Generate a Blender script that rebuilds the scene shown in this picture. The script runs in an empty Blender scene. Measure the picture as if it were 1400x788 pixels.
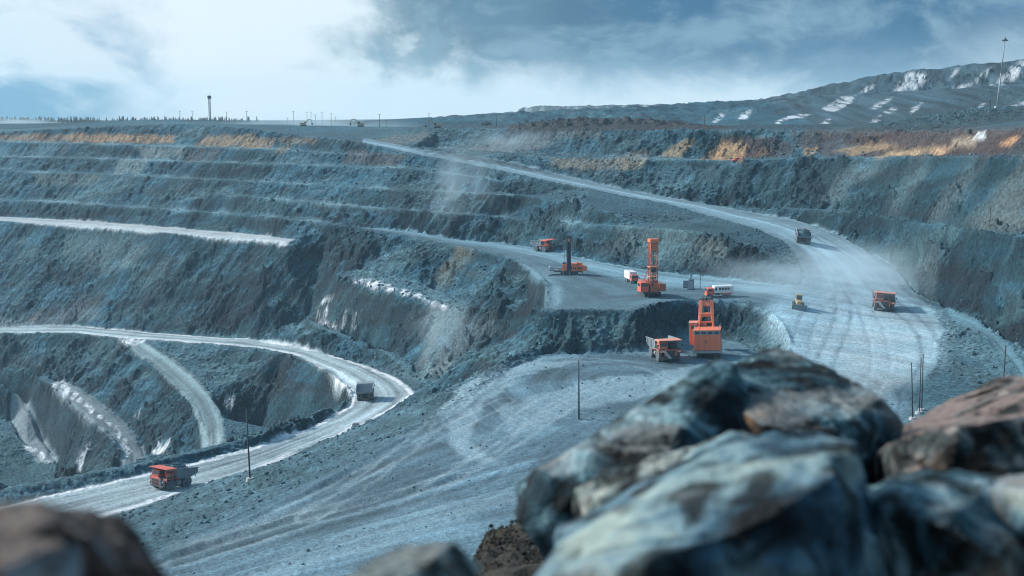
import bpy, bmesh, math, random
import numpy as np
from mathutils import Vector, Matrix
from mathutils.geometry import delaunay_2d_cdt

R = math.radians
SC = bpy.context.scene
COL = SC.collection
random.seed(7)

# ---------------------------------------------------------------- camera
FPX, HOR, CY = 1900.0, 150.0, 394.0          # focal length and horizon in pixels of the 1400 px photo
PITCH = math.atan((CY - HOR) / FPX)
cam_d = bpy.data.cameras.new('camera')
cam_d.sensor_width = 36.0
cam_d.lens = 36.0 * FPX / 1400.0
cam_d.clip_start = 0.1
cam_d.clip_end = 20000
cam_d.dof.use_dof = True
cam_d.dof.focus_distance = 400.0
cam_d.dof.aperture_fstop = 2.2
cam = bpy.data.objects.new('camera', cam_d)
COL.objects.link(cam)
cam.location = (0, 0, 0)
cam.rotation_euler = (R(90) - PITCH, 0, 0)
SC.camera = cam

# ---------------------------------------------------------------- sun, sky, exposure
SUN_AZ, SUN_EL = R(-70), R(31)               # from the view direction (+Y), left of it
sun_d = bpy.data.lights.new('sun', 'SUN')
sun_d.energy = 4.7
sun_d.angle = R(6.0)
sun_d.color = (1.0, 0.97, 0.93)
sun = bpy.data.objects.new('sun', sun_d)
COL.objects.link(sun)
sdir = Vector((math.sin(SUN_AZ) * math.cos(SUN_EL), math.cos(SUN_AZ) * math.cos(SUN_EL), math.sin(SUN_EL)))
sun.rotation_euler = sdir.to_track_quat('Z', 'Y').to_euler()
sun.location = (-300, 400, 400)

SC.view_settings.view_transform = 'Standard'
SC.view_settings.look = 'None'
SC.view_settings.gamma = 1.0
SC.view_settings.use_curve_mapping = False
SC.view_settings.exposure = 0.28
SC.cycles.max_bounces = 4
SC.cycles.diffuse_bounces = 2
SC.cycles.volume_bounces = 1
SC.cycles.use_denoising = True
SC.cycles.filter_width = 1.1
SC.cycles.sample_clamp_indirect = 2.0

world = bpy.data.worlds.new('World')
SC.world = world
world.use_nodes = True


def build_world():
    nt = world.node_tree
    N, L = nt.nodes, nt.links
    N.clear()
    out = N.new('ShaderNodeOutputWorld')
    bg = N.new('ShaderNodeBackground')
    bg.inputs['Strength'].default_value = 0.10
    L.new(bg.outputs[0], out.inputs['Surface'])
    sky = N.new('ShaderNodeTexSky')
    sky.sky_type = 'NISHITA'
    sky.sun_disc = False
    sky.sun_elevation = SUN_EL
    sky.sun_rotation = SUN_AZ
    sky.dust_density = 1.5
    tc = N.new('ShaderNodeTexCoord')
    sep = N.new('ShaderNodeSeparateXYZ')
    L.new(tc.outputs['Generated'], sep.inputs[0])

    def math_n(op, a, b=None, clamp=False):
        n = N.new('ShaderNodeMath')
        n.operation = op
        n.use_clamp = clamp
        for i, v in enumerate((a, b)):
            if v is None:
                continue
            if isinstance(v, (int, float)):
                n.inputs[i].default_value = v
            else:
                L.new(v, n.inputs[i])
        return n.outputs[0]

    az = math_n('ARCTAN2', sep.outputs['X'], sep.outputs['Y'])     # azimuth, right positive
    el = math_n('ARCSINE', sep.outputs['Z'])
    comb = N.new('ShaderNodeCombineXYZ')
    L.new(az, comb.inputs[0])
    L.new(el, comb.inputs[1])

    def noise(scale, detail, rough, sx=1.0, sy=1.0, off=(0, 0, 0), dist=0.0):
        mp = N.new('ShaderNodeMapping')
        mp.inputs['Scale'].default_value = (sx, sy, 1)
        mp.inputs['Location'].default_value = off
        L.new(comb.outputs[0], mp.inputs[0])
        n = N.new('ShaderNodeTexNoise')
        n.inputs['Scale'].default_value = scale
        n.inputs['Detail'].default_value = detail
        n.inputs['Roughness'].default_value = rough
        n.inputs['Distortion'].default_value = dist
        L.new(mp.outputs[0], n.inputs['Vector'])
        return n.outputs['Fac']

    def ramp(v, a, b, lo=0.0, hi=1.0):
        n = N.new('ShaderNodeMapRange')
        n.interpolation_type = 'SMOOTHSTEP'
        n.inputs['From Min'].default_value = a
        n.inputs['From Max'].default_value = b
        n.inputs['To Min'].default_value = lo
        n.inputs['To Max'].default_value = hi
        L.new(v, n.inputs['Value'])
        return n.outputs[0]

    def mix(f, a, b):
        n = N.new('ShaderNodeMix')
        n.data_type = 'RGBA'
        if isinstance(f, float):
            n.inputs['Factor'].default_value = f
        else:
            L.new(f, n.inputs['Factor'])
        for i, v in ((6, a), (7, b)):
            if isinstance(v, tuple):
                n.inputs[i].default_value = (*v, 1)
            else:
                L.new(v, n.inputs[i])
        return n.outputs[2]

    n1 = noise(9.0, 6, 0.58, 1.0, 1.7, (3.1, 1.2, 0.0), 0.4)
    n2 = noise(4.0, 4, 0.5, 1.0, 1.6, (7.3, 4.2, 0.0))
    n3 = noise(22.0, 5, 0.6, 1.0, 1.5, (1.7, 9.2, 0.0), 0.5)
    # broad pale overcast over the blue sky
    wob = math_n('ADD', math_n('MULTIPLY', math_n('SUBTRACT', n1, 0.5), 0.20),
                 math_n('MULTIPLY', math_n('SUBTRACT', n3, 0.5), 0.09))
    azw = math_n('ADD', az, math_n('MULTIPLY', wob, 1.0))
    elw = math_n('ADD', el, math_n('MULTIPLY', wob, 0.42))
    # the blue gap low on the left
    gap = math_n('MULTIPLY', ramp(azw, -0.30, -0.20, 1, 0), ramp(elw, 0.095, 0.035, 0, 1))
    gap2 = math_n('MULTIPLY', gap, ramp(n1, 0.40, 0.58, 0.15, 1))
    base = mix(ramp(azw, -0.36, 0.10), (6.6, 7.8, 8.6), (5.8, 7.4, 8.1))
    base = mix(math_n('MULTIPLY', ramp(n2, 0.36, 0.62), 0.35), base, (7.6, 8.0, 8.7))
    base = mix(math_n('MULTIPLY', gap2, 0.95), base, (1.15, 2.9, 4.4))
    # dark slate cloud over the right of the view, its ragged lower edge falling to the left
    edge = math_n('ADD', elw, math_n('MULTIPLY', ramp(azw, -0.13, 0.03, 0.0, 1.0), 0.030))
    edge = math_n('ADD', edge, math_n('MULTIPLY', ramp(azw, 0.10, 0.26, 0.0, 1.0), 0.022))
    dark = math_n('MULTIPLY', ramp(azw, -0.130, -0.05), ramp(edge, 0.030, 0.075))
    tone = mix(ramp(az, -0.08, 0.14), (0.92, 1.80, 2.50), (0.55, 1.5, 2.65))
    tone = mix(math_n('MULTIPLY', ramp(n2, 0.46, 0.66), 0.5), tone, (1.5, 2.9, 4.2))
    tone = mix(math_n('MULTIPLY', ramp(n1, 0.47, 0.66), 0.60), tone, (2.7, 4.3, 5.4))
    tone = mix(math_n('MULTIPLY', ramp(n3, 0.50, 0.72), 0.40), tone, (3.0, 4.6, 5.7))
    tone = mix(ramp(elw, 0.055, 0.005, 0.0, 0.55), tone, (3.4, 5.2, 6.5))
    base = mix(dark, base, tone)
    # pale glow round the mast at the right
    gl = math_n('MULTIPLY', ramp(azw, 0.27, 0.34), ramp(elw, 0.07, 0.03))
    base = mix(math_n('MULTIPLY', gl, 0.7), base, (4.2, 5.6, 6.6))
    # up high the cloud breaks and the sky itself shows
    hi = ramp(el, 0.16, 0.55)
    full = mix(hi, base, mix(0.5, sky.outputs[0], (2.4, 4.6, 6.6)))
    L.new(full, bg.inputs['Color'])


build_world()

# ---------------------------------------------------------------- pixel <-> place
CP, SP = math.cos(PITCH), math.sin(PITCH)


def ray(px, py):
    u, v = (px - 700.0) / FPX, -(py - CY) / FPX
    y = CP + SP * v
    z = -SP + CP * v
    return u / y, z / y                       # x and z for each metre of depth


def at(px, py, D=None, z=None):
    a, s = ray(px, py)
    if D is None:
        D = z / s
    return (a * D, D, s * D)


def hid(px, D, z):                            # a place nobody sees from the camera
    return ((px - 700.0) / FPX * D / CP, D, z)


# ---------------------------------------------------------------- numpy noise
_rng = np.random.RandomState(11)
_perm = _rng.permutation(256)
_perm = np.concatenate([_perm, _perm, _perm]).astype(np.int32)
_ang = _rng.rand(256) * 2 * np.pi
_gx, _gy = np.cos(_ang).astype(np.float32), np.sin(_ang).astype(np.float32)


def perlin(x, y):
    xf = np.floor(x); yf = np.floor(y)
    xi = xf.astype(np.int32) & 255; yi = yf.astype(np.int32) & 255
    fx = (x - xf).astype(np.float32); fy = (y - yf).astype(np.float32)
    ux = fx * fx * fx * (fx * (fx * 6 - 15) + 10)
    uy = fy * fy * fy * (fy * (fy * 6 - 15) + 10)
    pa = _perm[xi]; pb = _perm[xi + 1]
    h00 = _perm[pa + yi]; h01 = _perm[pa + yi + 1]
    h10 = _perm[pb + yi]; h11 = _perm[pb + yi + 1]
    n00 = _gx[h00] * fx + _gy[h00] * fy
    n10 = _gx[h10] * (fx - 1) + _gy[h10] * fy
    n01 = _gx[h01] * fx + _gy[h01] * (fy - 1)
    n11 = _gx[h11] * (fx - 1) + _gy[h11] * (fy - 1)
    a = n00 + ux * (n10 - n00); b = n01 + ux * (n11 - n01)
    return (a + uy * (b - a)) * 1.5


def fbm(x, y, octv=3, gain=0.5):
    t = np.zeros_like(x, dtype=np.float32); amp = 1.0
    for k in range(octv):
        t += amp * perlin(x * 2.03 ** k + 17.3 * k, y * 2.03 ** k - 9.1 * k)
        amp *= gain
    return t


def sst(v, a, b):
    t = np.clip((v - a) / (b - a), 0, 1)
    return t * t * (3 - 2 * t)


# ---------------------------------------------------------------- the survey lines of the pit (crests and toes)
LINES, LEDGES = [], []


def line(pts, close=False):
    LINES.append([tuple(p) for p in pts])
    return LINES[-1]


def off(pts, dy, dz=0.0):                      # the same line dy metres further away
    o = []
    for (x, y, z) in pts:
        o.append((x * (y + dy) / y, y + dy, z + dz))
    return o


def bench(pix, w, dz=0.0, lip=0.0):            # a crest and, w metres behind it, the toe of the wall above
    c = [at(p[0], p[1], D=p[2]) for p in pix]
    LEDGES.append(c + off(c, w + 1.0)[::-1])
    if lip:
        line(off(c, 0, lip))
        line(off(c, 2.5, 0))
    else:
        line(c)
    line(off(c, w, dz))
    return c


def zline(pix):
    return line([at(p[0], p[1], z=p[2]) for p in pix])


def dline(pix):
    return line([at(p[0], p[1], D=p[2]) for p in pix])


# left wall, rim to bench road
L0 = dline([(-320, 183, 905), (-150, 182, 880), (0, 180, 858), (130, 174, 825), (250, 168, 793), (330, 174, 755), (350, 176, 750)])
bench([(-320, 190, 890), (-150, 191, 866), (0, 193, 842), (100, 196, 813), (240, 200, 768), (350, 203, 728), (430, 208, 709), (500, 212, 684)], 8)
bench([(-320, 207, 868), (-150, 211, 845), (0, 214, 822), (100, 216, 794), (200, 219, 766), (350, 224, 710), (430, 226, 692), (480, 228, 675),
       (560, 230, 659), (640, 240, 643), (685, 249, 630)], 7)
bench([(-320, 222, 850), (-150, 226, 828), (0, 231, 805), (40, 236, 790), (150, 238, 763), (250, 243, 731), (350, 248, 694), (450, 254, 664), (560, 259, 638),
       (640, 264, 626), (720, 268, 610), (800, 280, 570), (835, 290, 549)], 6)
bench([(285, 266, 700), (350, 270, 676), (400, 276, 660), (530, 285, 625), (600, 292, 610), (690, 298, 602), (760, 304, 574), (850, 310, 531), (910, 314, 510),
       (980, 322, 494), (1030, 335, 482), (1060, 352, 470), (1078, 378, 459)], 6)
bench([(-320, 264, 800), (-150, 269, 795), (0, 274, 773), (100, 278, 749), (200, 285, 716), (300, 292, 682), (380, 299, 648), (450, 306, 629)], 6)
# bench road on the left wall
BR_N = zline([(-320, 289, -59), (-150, 295, -59), (0, 302, -59), (120, 309, -59), (250, 319, -59), (350, 326, -59), (392, 331, -59)])
BR_F = zline([(-320, 285, -58.8), (-150, 291, -58.8), (0, 297, -58.8), (120, 303, -58.8), (250, 313, -58.8), (350, 321, -58.8), (402, 328.5, -58.8)])
# main haul road
HR_N = dline([(350, 176, 750), (413, 185, 735), (451, 189, 718), (497, 195, 702), (560, 209, 678), (640, 224, 658), (700, 236, 640), (751, 247, 625), (800, 256, 610),
              (845, 267, 592), (903, 277, 575), (979, 298, 553), (1030, 312, 538), (1070, 330, 516), (1090, 350, 489), (1100, 375, 462), (1095, 391, 451)])
HR_F = dline([(350, 173, 800), (413, 181, 785), (497, 190, 750), (560, 202, 728), (640, 214, 708), (700, 223, 692), (751, 236, 678), (789, 246, 664), (852, 260, 640),
              (903, 269, 625), (954, 278, 608), (1050, 295, 582), (1101, 305, 566), (1151, 324, 541), (1192, 348, 513), (1228, 372, 485), (1253, 400, 452),
              (1290, 417, 430)])
# right wall
bench([(600, 203, 727), (700, 210, 702), (763, 213, 690), (852, 215, 664), (903, 217, 652), (974, 220, 637), (1050, 219, 618), (1130, 217, 604), (1200, 216, 568),
       (1271, 214, 515), (1329, 213, 472), (1400, 212, 432), (1700, 205, 365)], 12)
bench([(1075, 287, 578), (1101, 287, 572), (1164, 292, 545), (1207, 298, 522), (1271, 309, 465), (1329, 318, 425), (1400, 325, 385), (1700, 350, 310)], 11, lip=0.8)
B0 = dline([(350, 171, 840), (450, 173, 805), (600, 176, 760), (700, 175, 735), (763, 176, 722), (852, 177, 699), (903, 178, 688), (974, 178, 672), (1050, 178, 652), (1130, 180, 637),
            (1200, 182, 602), (1271, 180, 548), (1329, 178, 504), (1400, 176, 466), (1700, 170, 395)])
WR = zline([(1253, 400, -59.4), (1290, 417, -60), (1340, 434, -59.5), (1400, 472, -59), (1500, 525, -60), (1700, 610, -61)])
# rim plateau, heaps on it
dline([(560, 174, 860), (700, 171, 800), (756, 167.5, 780), (786, 163.5, 770), (815, 165, 765), (847, 163.5, 755), (878, 167, 748), (941, 171, 735), (1050, 173, 715), (1130, 174, 705)])
line([hid(560, 900, -10), hid(700, 835, -9), hid(800, 810, -9), hid(941, 785, -9), (hid(1130, 760, -8))])
dline([(1150, 175, 690), (1250, 166, 668), (1300, 157, 640), (1340, 148.5, 620), (1400, 147, 600), (1600, 142, 540)])
line([hid(1150, 760, -8), hid(1300, 720, -5), hid(1400, 690, -3), hid(1600, 640, -2)])
# spoil heap on the right: foot, lower terrace, top
dline([(960, 172, 1000), (1050, 172.5, 950), (1150, 173, 900), (1300, 172, 850), (1450, 170, 800), (1700, 165, 720)])
t1 = dline([(940, 142, 1160), (1040, 138, 1130), (1111, 131.5, 1095), (1151, 128, 1075), (1200, 128, 1050), (1270, 124, 1015), (1400, 115, 955), (1550, 105, 900), (1750, 98, 850)])
line(off(t1, 26, 0.5))
t2 = dline([(1152, 126.5, 1106), (1177, 113, 1110), (1192, 105, 1112), (1243, 97, 1090), (1278, 95, 1075), (1304, 91, 1060), (1367, 85, 1030), (1400, 81, 1012), (1550, 73, 960), (1750, 66, 905)])
line(off(t2, 200, 0.0))
line([hid(940, 1260, 4), hid(1040, 1260, 6), hid(1130, 1330, 4)])
line([hid(1150, 1420, 0), hid(1400, 1400, 0), hid(1850, 1250, 0)])
# the far spoil heap, paled by the air and in its colour
dline([(450, 168, 1500), (560, 168.5, 1450), (640, 169, 1400), (720, 170, 1350), (850, 171, 1300), (930, 171, 1260)])
dline([(450, 167, 1800), (547, 166, 1720), (575, 165.2, 1700), (617, 167, 1660), (645, 165, 1620), (653, 162.5, 1605), (660, 155.8, 1600), (703, 153.2, 1570), (716, 145.8, 1560), (766, 145.6, 1530), (850, 144.4, 1490),
       (898, 143.6, 1460), (977, 140.4, 1420), (1040, 136.5, 1400)])
dline([(704, 154.2, 1540), (742, 153.4, 1520), (800, 153.6, 1490), (880, 153, 1450), (940, 151, 1410)])
dline([(700, 155.2, 1505), (742, 154.4, 1495), (800, 154.6, 1465), (880, 154, 1425), (936, 152.2, 1392)])
line([hid(450, 2000, -22), hid(640, 2000, -20), hid(850, 1900, -2), hid(1040, 1800, 4)])
# plain behind the left rim
dline([(-300, 172, 1080), (0, 169.5, 1020), (90, 168.5, 1000), (180, 164.5, 960), (240, 163.5, 935), (310, 165.5, 900), (345, 169, 880)])
line([hid(-300, 1180, -12), hid(0, 1120, -11), hid(180, 1080, -10), hid(310, 1040, -10), hid(420, 1000, -10)])
dline([(-300, 167, 2300), (0, 166.5, 2300), (280, 166.5, 2300), (450, 166.5, 2300)])
# lower haul road (truck road and its hairpin): outer edge then inner edge
LO = zline([(-400, 425, -109), (-200, 440, -107.5), (0, 448, -106), (100, 446, -103.5), (200, 455, -102), (300, 462, -101), (350, 465, -100.5), (439, 482, -99), (502, 501, -98), (540, 516, -97.2),
            (560, 530, -96.6), (566, 540, -96.2), (550, 554, -95.6), (528, 567, -95.1), (490, 585, -94.4), (446, 605, -93.2), (400, 623, -92), (340, 650, -90), (280, 668, -88.8),
            (200, 692, -87.2), (160, 703, -86.5), (60, 735, -85.4), (-50, 770, -84.2), (-250, 835, -82)])
LI = zline([(-400, 440, -109), (-200, 451, -107.5), (0, 455, -106), (100, 455, -103.5), (160, 461, -102.6), (200, 463, -102), (300, 471, -101), (350, 476, -100.4), (396, 484, -99.7), (426, 496, -99),
            (451, 509, -98.5), (474, 529, -97.6), (479, 542, -97), (477, 554, -96.4), (451, 572, -95), (396, 595, -92.4), (350, 611, -91), (280, 630, -89.6), (200, 648, -88),
            (120, 666, -87.1), (60, 679, -86.6), (0, 694, -86), (-80, 712, -85.2), (-300, 765, -83)])
# windrow on the inner side of the lower road, and the drop behind it
wr = [p for p in LI if p[1] < 452]
line(off(wr, 5.0, 1.5))
line(off(wr, 9.0, 1.2))
line([hid(-300, 400, -150), hid(0, 430, -150), hid(200, 440, -145), hid(300, 455, -138), hid(390, 470, -124), hid(440, 478, -113)])
# wall of the inner pit
dline([(455, 556, 505), (430, 570, 514), (400, 588, 528), (350, 600, 545)])
R1_N = zline([(172, 463, -103), (182, 478, -105), (210, 500, -109), (240, 526, -113), (262, 552, -117), (274, 580, -121), (276, 610, -125)])
R1_F = zline([(196, 466, -102.8), (212, 476, -104.5), (240, 494, -108), (270, 518, -112), (292, 544, -116), (304, 572, -120), (308, 605, -124)])
zline([(-300, 496, -124), (0, 505, -121.5), (51, 511, -121), (82, 521, -121)])
R2_N = zline([(-300, 500, -124), (0, 512, -121.5), (50, 520, -121.2), (72, 529, -121.5), (95, 548, -124), (124, 573, -128), (150, 596, -132), (165, 618, -136), (168, 640, -139)])
R2_F = zline([(92, 523, -121), (126, 543, -124), (156, 566, -128), (180, 590, -132), (196, 612, -136), (200, 636, -139)])
R3_N = zline([(-300, 560, -142), (-60, 566, -141), (15, 574, -141), (35, 605, -146), (52, 634, -151)])
R3_F = zline([(-60, 556, -141), (30, 570, -141), (58, 602, -146), (80, 634, -151)])
line([hid(-300, 560, -154), hid(60, 555, -156), hid(190, 525, -150), hid(300, 505, -138)])
# cliffs under the drilling platform
line([at(425, 437, D=592), at(480, 462, D=561), at(530, 485, D=525), at(562, 503, D=504)])
line(off([at(425, 434, D=592), at(480, 459, D=561), at(530, 482, D=525), at(562, 500, D=504)], 9))
sb = dline([(465, 381, 592), (500, 388, 573), (540, 400, 551), (600, 417, 528), (640, 432, 506)])
dline([(470, 368, 602), (505, 368, 592), (545, 377, 570), (605, 395, 547), (645, 412, 524)])
# drilling platform: near crest round to the face above the pit floor, far toe
PN = zline([(500, 312.5, -52.4), (560, 322, -54), (620, 335, -55.5), (690, 350, -57), (725, 366, -57.5), (746, 386, -57.5), (744, 408, -57.5), (738, 423, -57.5), (760, 424, -57.5), (800, 423, -57.5),
            (840, 424, -57.5), (866, 425, -57.5), (886, 417.5, -57.5), (910, 412, -57.5), (950, 410.5, -57.5), (1000, 411.5, -57.5), (1030, 416, -57.6), (1055, 428, -59), (1070, 445, -60.6),
            (1078, 465, -62.6), (1078, 490, -65.4), (1065, 505, -67.6)])
PF = zline([(506, 311, -52.2), (560, 318, -54), (620, 328, -55.5), (690, 334, -57), (760, 346, -57.5), (830, 361, -57.5), (900, 372, -57.5), (960, 379, -57.5), (1020, 385, -57.5), (1085, 391.5, -57.3)])
AT = zline([(748, 487, -68), (800, 486, -68), (872, 484, -68), (905, 472, -68), (935, 464, -68), (980, 463, -68), (1015, 470, -68), (1038, 484, -68), (1046, 502, -68)])
# pale fan and the valley behind the windrow of the floor
dline([(600, 450, 515), (596, 500, 497), (580, 523, 484)])
line([hid(600, 452, -95.5), hid(640, 452, -91), hid(690, 452, -84), hid(725, 450, -77.5), hid(742, 418, -70)])
dline([(690, 465, 487), (720, 440, 481)])
# windrow along the floor's far left edge, then the floor's left edge
dline([(576, 551, 334), (620, 529, 344), (660, 507, 357), (700, 486, 373), (733, 472, 386)])
FE = zline([(-150, 860, -78), (60, 818, -77), (160, 780, -76.5), (230, 748, -76), (300, 718, -75), (360, 691, -74), (430, 656, -72.5), (480, 629, -71), (530, 602, -70.2), (590, 572, -69.4), (640, 541, -68.6), (700, 503, -68.2),
            (740, 489, -68)])
zline([(-150, 1000, -77), (300, 860, -74.5), (700, 800, -69.5), (1000, 800, -67.5), (1400, 760, -65), (1700, 760, -64)])
zline([(1000, 505, -68), (900, 560, -68), (800, 640, -68.2)])
zline([(1150, 500, -65.6), (1200, 560, -66.4), (1240, 640, -66.6)])
zline([(1207, 424, -61), (1150, 440, -61.6), (1100, 460, -63)])
zline([(1300, 430, -61), (1310, 480, -62.5), (1320, 540, -64.5), (1330, 640, -65)])
zline([(1340, 470, -60.8), (1400, 540, -63)])
# outer frame of the survey
ring = []
for px, D, z in [(-420, 130, -76), (700, 130, -69.5), (1820, 130, -64)]:
    ring.append(hid(px, D, z))
line(ring)
for px, prof in ((-520, [(250, -80), (420, -84), (480, -150), (600, -140), (680, -106), (740, -106), (830, -56), (860, -40), (900, -12), (1200, -12), (2300, -20)]),
                 (1900, [(200, -62), (260, -58), (290, -34), (310, -12), (340, -6), (600, -2), (700, -6), (860, 40), (1100, 40), (1300, 0), (2300, -10)])):
    line([hid(px, D, z) for D, z in prof])
line([hid(-700, 4200, -32), hid(400, 4200, -32), hid(1000, 4200, -20), hid(2100, 4200, -20)])
line([hid(-520, 2300, -20), hid(-300, 2300, -20)])
line([hid(500, 2300, -18), hid(800, 2300, -12), hid(1200, 2300, -8), hid(1900, 2300, -10)])
# ---------------------------------------------------------------- triangulate the survey and sample it on a grid
def triangulate():
    verts, edges, z = [], [], []
    key = {}

    def vid(p):
        k = (round(p[0], 1), round(p[1], 1))
        if k not in key:
            key[k] = len(verts)
            verts.append(Vector((p[0], p[1]))); z.append(p[2])
        return key[k]
    for ln in LINES:
        ids = [vid(p) for p in ln]
        for a, b in zip(ids[:-1], ids[1:]):
            if a != b:
                edges.append((a, b))
    vo, eo, fo, ov, oe, of = delaunay_2d_cdt(verts, edges, [], 0, 1e-4)
    V = np.array([(v.x, v.y) for v in vo]); Z = np.zeros(len(vo))
    ea = np.array([verts[a][:] for a, b in edges]); eb = np.array([verts[b][:] for a, b in edges])
    za = np.array([z[a] for a, b in edges]); zb = np.array([z[b] for a, b in edges])
    crossings = 0
    for i, src in enumerate(ov):
        if src:
            Z[i] = np.mean([z[s] for s in src])
        else:                                   # two survey lines cross: take the height of the nearer one
            d = eb - ea
            t = np.clip(((V[i] - ea) * d).sum(1) / np.maximum((d * d).sum(1), 1e-9), 0, 1)
            q = ea + d * t[:, None]
            k = np.argsort(((q - V[i]) ** 2).sum(1))[:2]
            Z[i] = np.mean(za[k] + (zb[k] - za[k]) * t[k])
            crossings += 1
            print('survey lines cross at px %.0f D %.0f' % (700 + V[i][0] / V[i][1] * FPX, V[i][1]))
    return V, Z, fo


import time
_T0 = time.time()
TV, TZ, TF = triangulate()

A_LIM = 0.452
ncol = 1180
acol = np.linspace(-A_LIM, A_LIM, ncol)
rows = np.concatenate([np.arange(138, 330, 0.75), np.arange(330, 640, 0.5), np.arange(640, 860, 0.62), np.arange(860, 1150, 2.0), np.arange(1150, 1800, 6.0),
                       np.arange(1800, 4150, 60.0)])
nrow = len(rows)
print('grid', nrow, ncol)
GY = np.repeat(rows[:, None], ncol, 1).astype(np.float64)
GX = GY * acol[None, :]


def sample_tin(GX, GY):
    """height of the triangulated survey at the (slightly warped) grid points"""
    Zg = np.full(GX.shape, np.nan, np.float32)
    for f in TF:
        ids = list(f)
        for k in range(1, len(ids) - 1):
            p = V3 = [ids[0], ids[k], ids[k + 1]]
            P = TV[p]; z = TZ[p]
            ylo, yhi = P[:, 1].min() - 4, P[:, 1].max() + 4
            r0, r1 = np.searchsorted(rows, ylo), np.searchsorted(rows, yhi)
            if r0 >= r1:
                continue
            a = P[:, 0] / P[:, 1]
            pad = 4.0 / max(ylo, 60)
            c0, c1 = np.searchsorted(acol, a.min() - pad), np.searchsorted(acol, a.max() + pad)
            if c0 >= c1:
                continue
            X = GX[r0:r1, c0:c1]; Y = GY[r0:r1, c0:c1]
            d = (P[1, 1] - P[2, 1]) * (P[0, 0] - P[2, 0]) + (P[2, 0] - P[1, 0]) * (P[0, 1] - P[2, 1])
            if abs(d) < 1e-9:
                continue
            l0 = ((P[1, 1] - P[2, 1]) * (X - P[2, 0]) + (P[2, 0] - P[1, 0]) * (Y - P[2, 1])) / d
            l1 = ((P[2, 1] - P[0, 1]) * (X - P[2, 0]) + (P[0, 0] - P[2, 0]) * (Y - P[2, 1])) / d
            l2 = 1 - l0 - l1
            m = (l0 >= -1e-6) & (l1 >= -1e-6) & (l2 >= -1e-6)
            sub = Zg[r0:r1, c0:c1]
            sub[m] = (l0 * z[0] + l1 * z[1] + l2 * z[2])[m]
    return Zg


def poly_mask(poly, X, Y):
    inside = np.zeros(X.shape, bool)
    n = len(poly)
    ys = [p[1] for p in poly]; xs = [p[0] for p in poly]
    r0, r1 = np.searchsorted(rows, min(ys) - 1), np.searchsorted(rows, max(ys) + 1)
    Xs, Ys = X[r0:r1], Y[r0:r1]
    ins = np.zeros(Xs.shape, bool)
    for i in range(n):
        x0, y0 = poly[i][:2]; x1, y1 = poly[(i + 1) % n][:2]
        if y0 == y1:
            continue
        c = ((y0 > Ys) != (y1 > Ys))
        xi = (x1 - x0) * (Ys - y0) / (y1 - y0) + x0
        ins ^= c & (Xs < xi)
    inside[r0:r1] = ins
    return inside


def dist_poly(pts, X, Y):
    d = np.full(X.shape, 1e9, np.float32)
    for (x0, y0), (x1, y1) in zip([p[:2] for p in pts[:-1]], [p[:2] for p in pts[1:]]):
        dx, dy = x1 - x0, y1 - y0
        L2 = dx * dx + dy * dy
        if L2 < 1e-9:
            continue
        t = np.clip(((X - x0) * dx + (Y - y0) * dy) / L2, 0, 1)
        dd = (X - x0 - t * dx) ** 2 + (Y - y0 - t * dy) ** 2
        np.minimum(d, dd, out=d)
    return np.sqrt(d)


def blur(M, n, axis):
    k = 2 * n + 1
    pad = [(0, 0), (0, 0)]; pad[axis] = (n + 1, n)
    c = np.cumsum(np.pad(M, pad, mode='edge'), axis=axis, dtype=np.float64)
    if axis == 0:
        return ((c[k:] - c[:-k]) / k).astype(np.float32)
    return ((c[:, k:] - c[:, :-k]) / k).astype(np.float32)


# outlines of the driving surfaces, on the plan
UP = [p for p in LO]
POLY = {}
POLY['lower'] = LO + LI[::-1]
POLY['benchroad'] = BR_N + BR_F[::-1]
POLY['haul'] = HR_N[3:] + [at(1085, 391.5, z=-57.3), at(1055, 428, z=-59), at(1070, 445, z=-60.6), at(1078, 465, z=-62.6), at(1078, 490, z=-65.4), at(1065, 505, z=-67.6), at(1075, 540, z=-67.0),
                       at(1150, 560, z=-66.6), at(1240, 548, z=-65.4), at(1280, 500, z=-63.6), at(1288, 450, z=-61.6), at(1275, 425, z=-60.6)] + HR_F[::-1][1:-2]
POLY['platform'] = PN[:17] + [at(1055, 428, z=-59), at(1085, 391.5, z=-57.3)] + PF[::-1]
POLY['floor'] = FE + AT + [at(1240, 540, z=-65.5), at(1275, 600, z=-65.8), at(1330, 760, z=-65.4), at(1400, 1000, z=-65), at(300, 1000, z=-75)]
POLY['ramp1'] = R1_N + R1_F[::-1]
POLY['ramp2'] = R2_N[3:] + R2_F[::-1]
POLY['ramp3'] = R3_N[2:] + R3_F[:0:-1]
POLY['track'] = [at(1292, 420, z=-60.2), at(1332, 436, z=-60), at(1368, 462, z=-60), at(1400, 498, z=-60.5), at(1440, 560, z=-61.5), at(1420, 560, z=-62), at(1388, 505, z=-61.5), at(1352, 470, z=-61), at(1318, 446, z=-61),
                 at(1288, 432, z=-61)]

def blocks(x, y, seed=0):
    """jointed rock: every cell of a random mosaic stands out by its own amount"""
    xi = np.floor(x).astype(np.int32); yi = np.floor(y).astype(np.int32)
    best = np.full(x.shape, 9.0, np.float32); val = np.zeros(x.shape, np.float32)
    for dx in (-1, 0, 1):
        for dy in (-1, 0, 1):
            h = _perm[(_perm[(xi + dx + seed) & 255] + yi + dy) & 255]
            px = (xi + dx + 0.5 + 0.42 * _gx[h] - x).astype(np.float32); py = (yi + dy + 0.5 + 0.42 * _gy[h] - y).astype(np.float32)
            d = px * px + py * py
            m = d < best
            best[m] = d[m]; h2 = _perm[h + 7]
            val[m] = (h2[m] / 127.5 - 1.0) + 0.9 * (px[m] * _gx[h2[m]] + py[m] * _gy[h2[m]])
    return val


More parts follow.
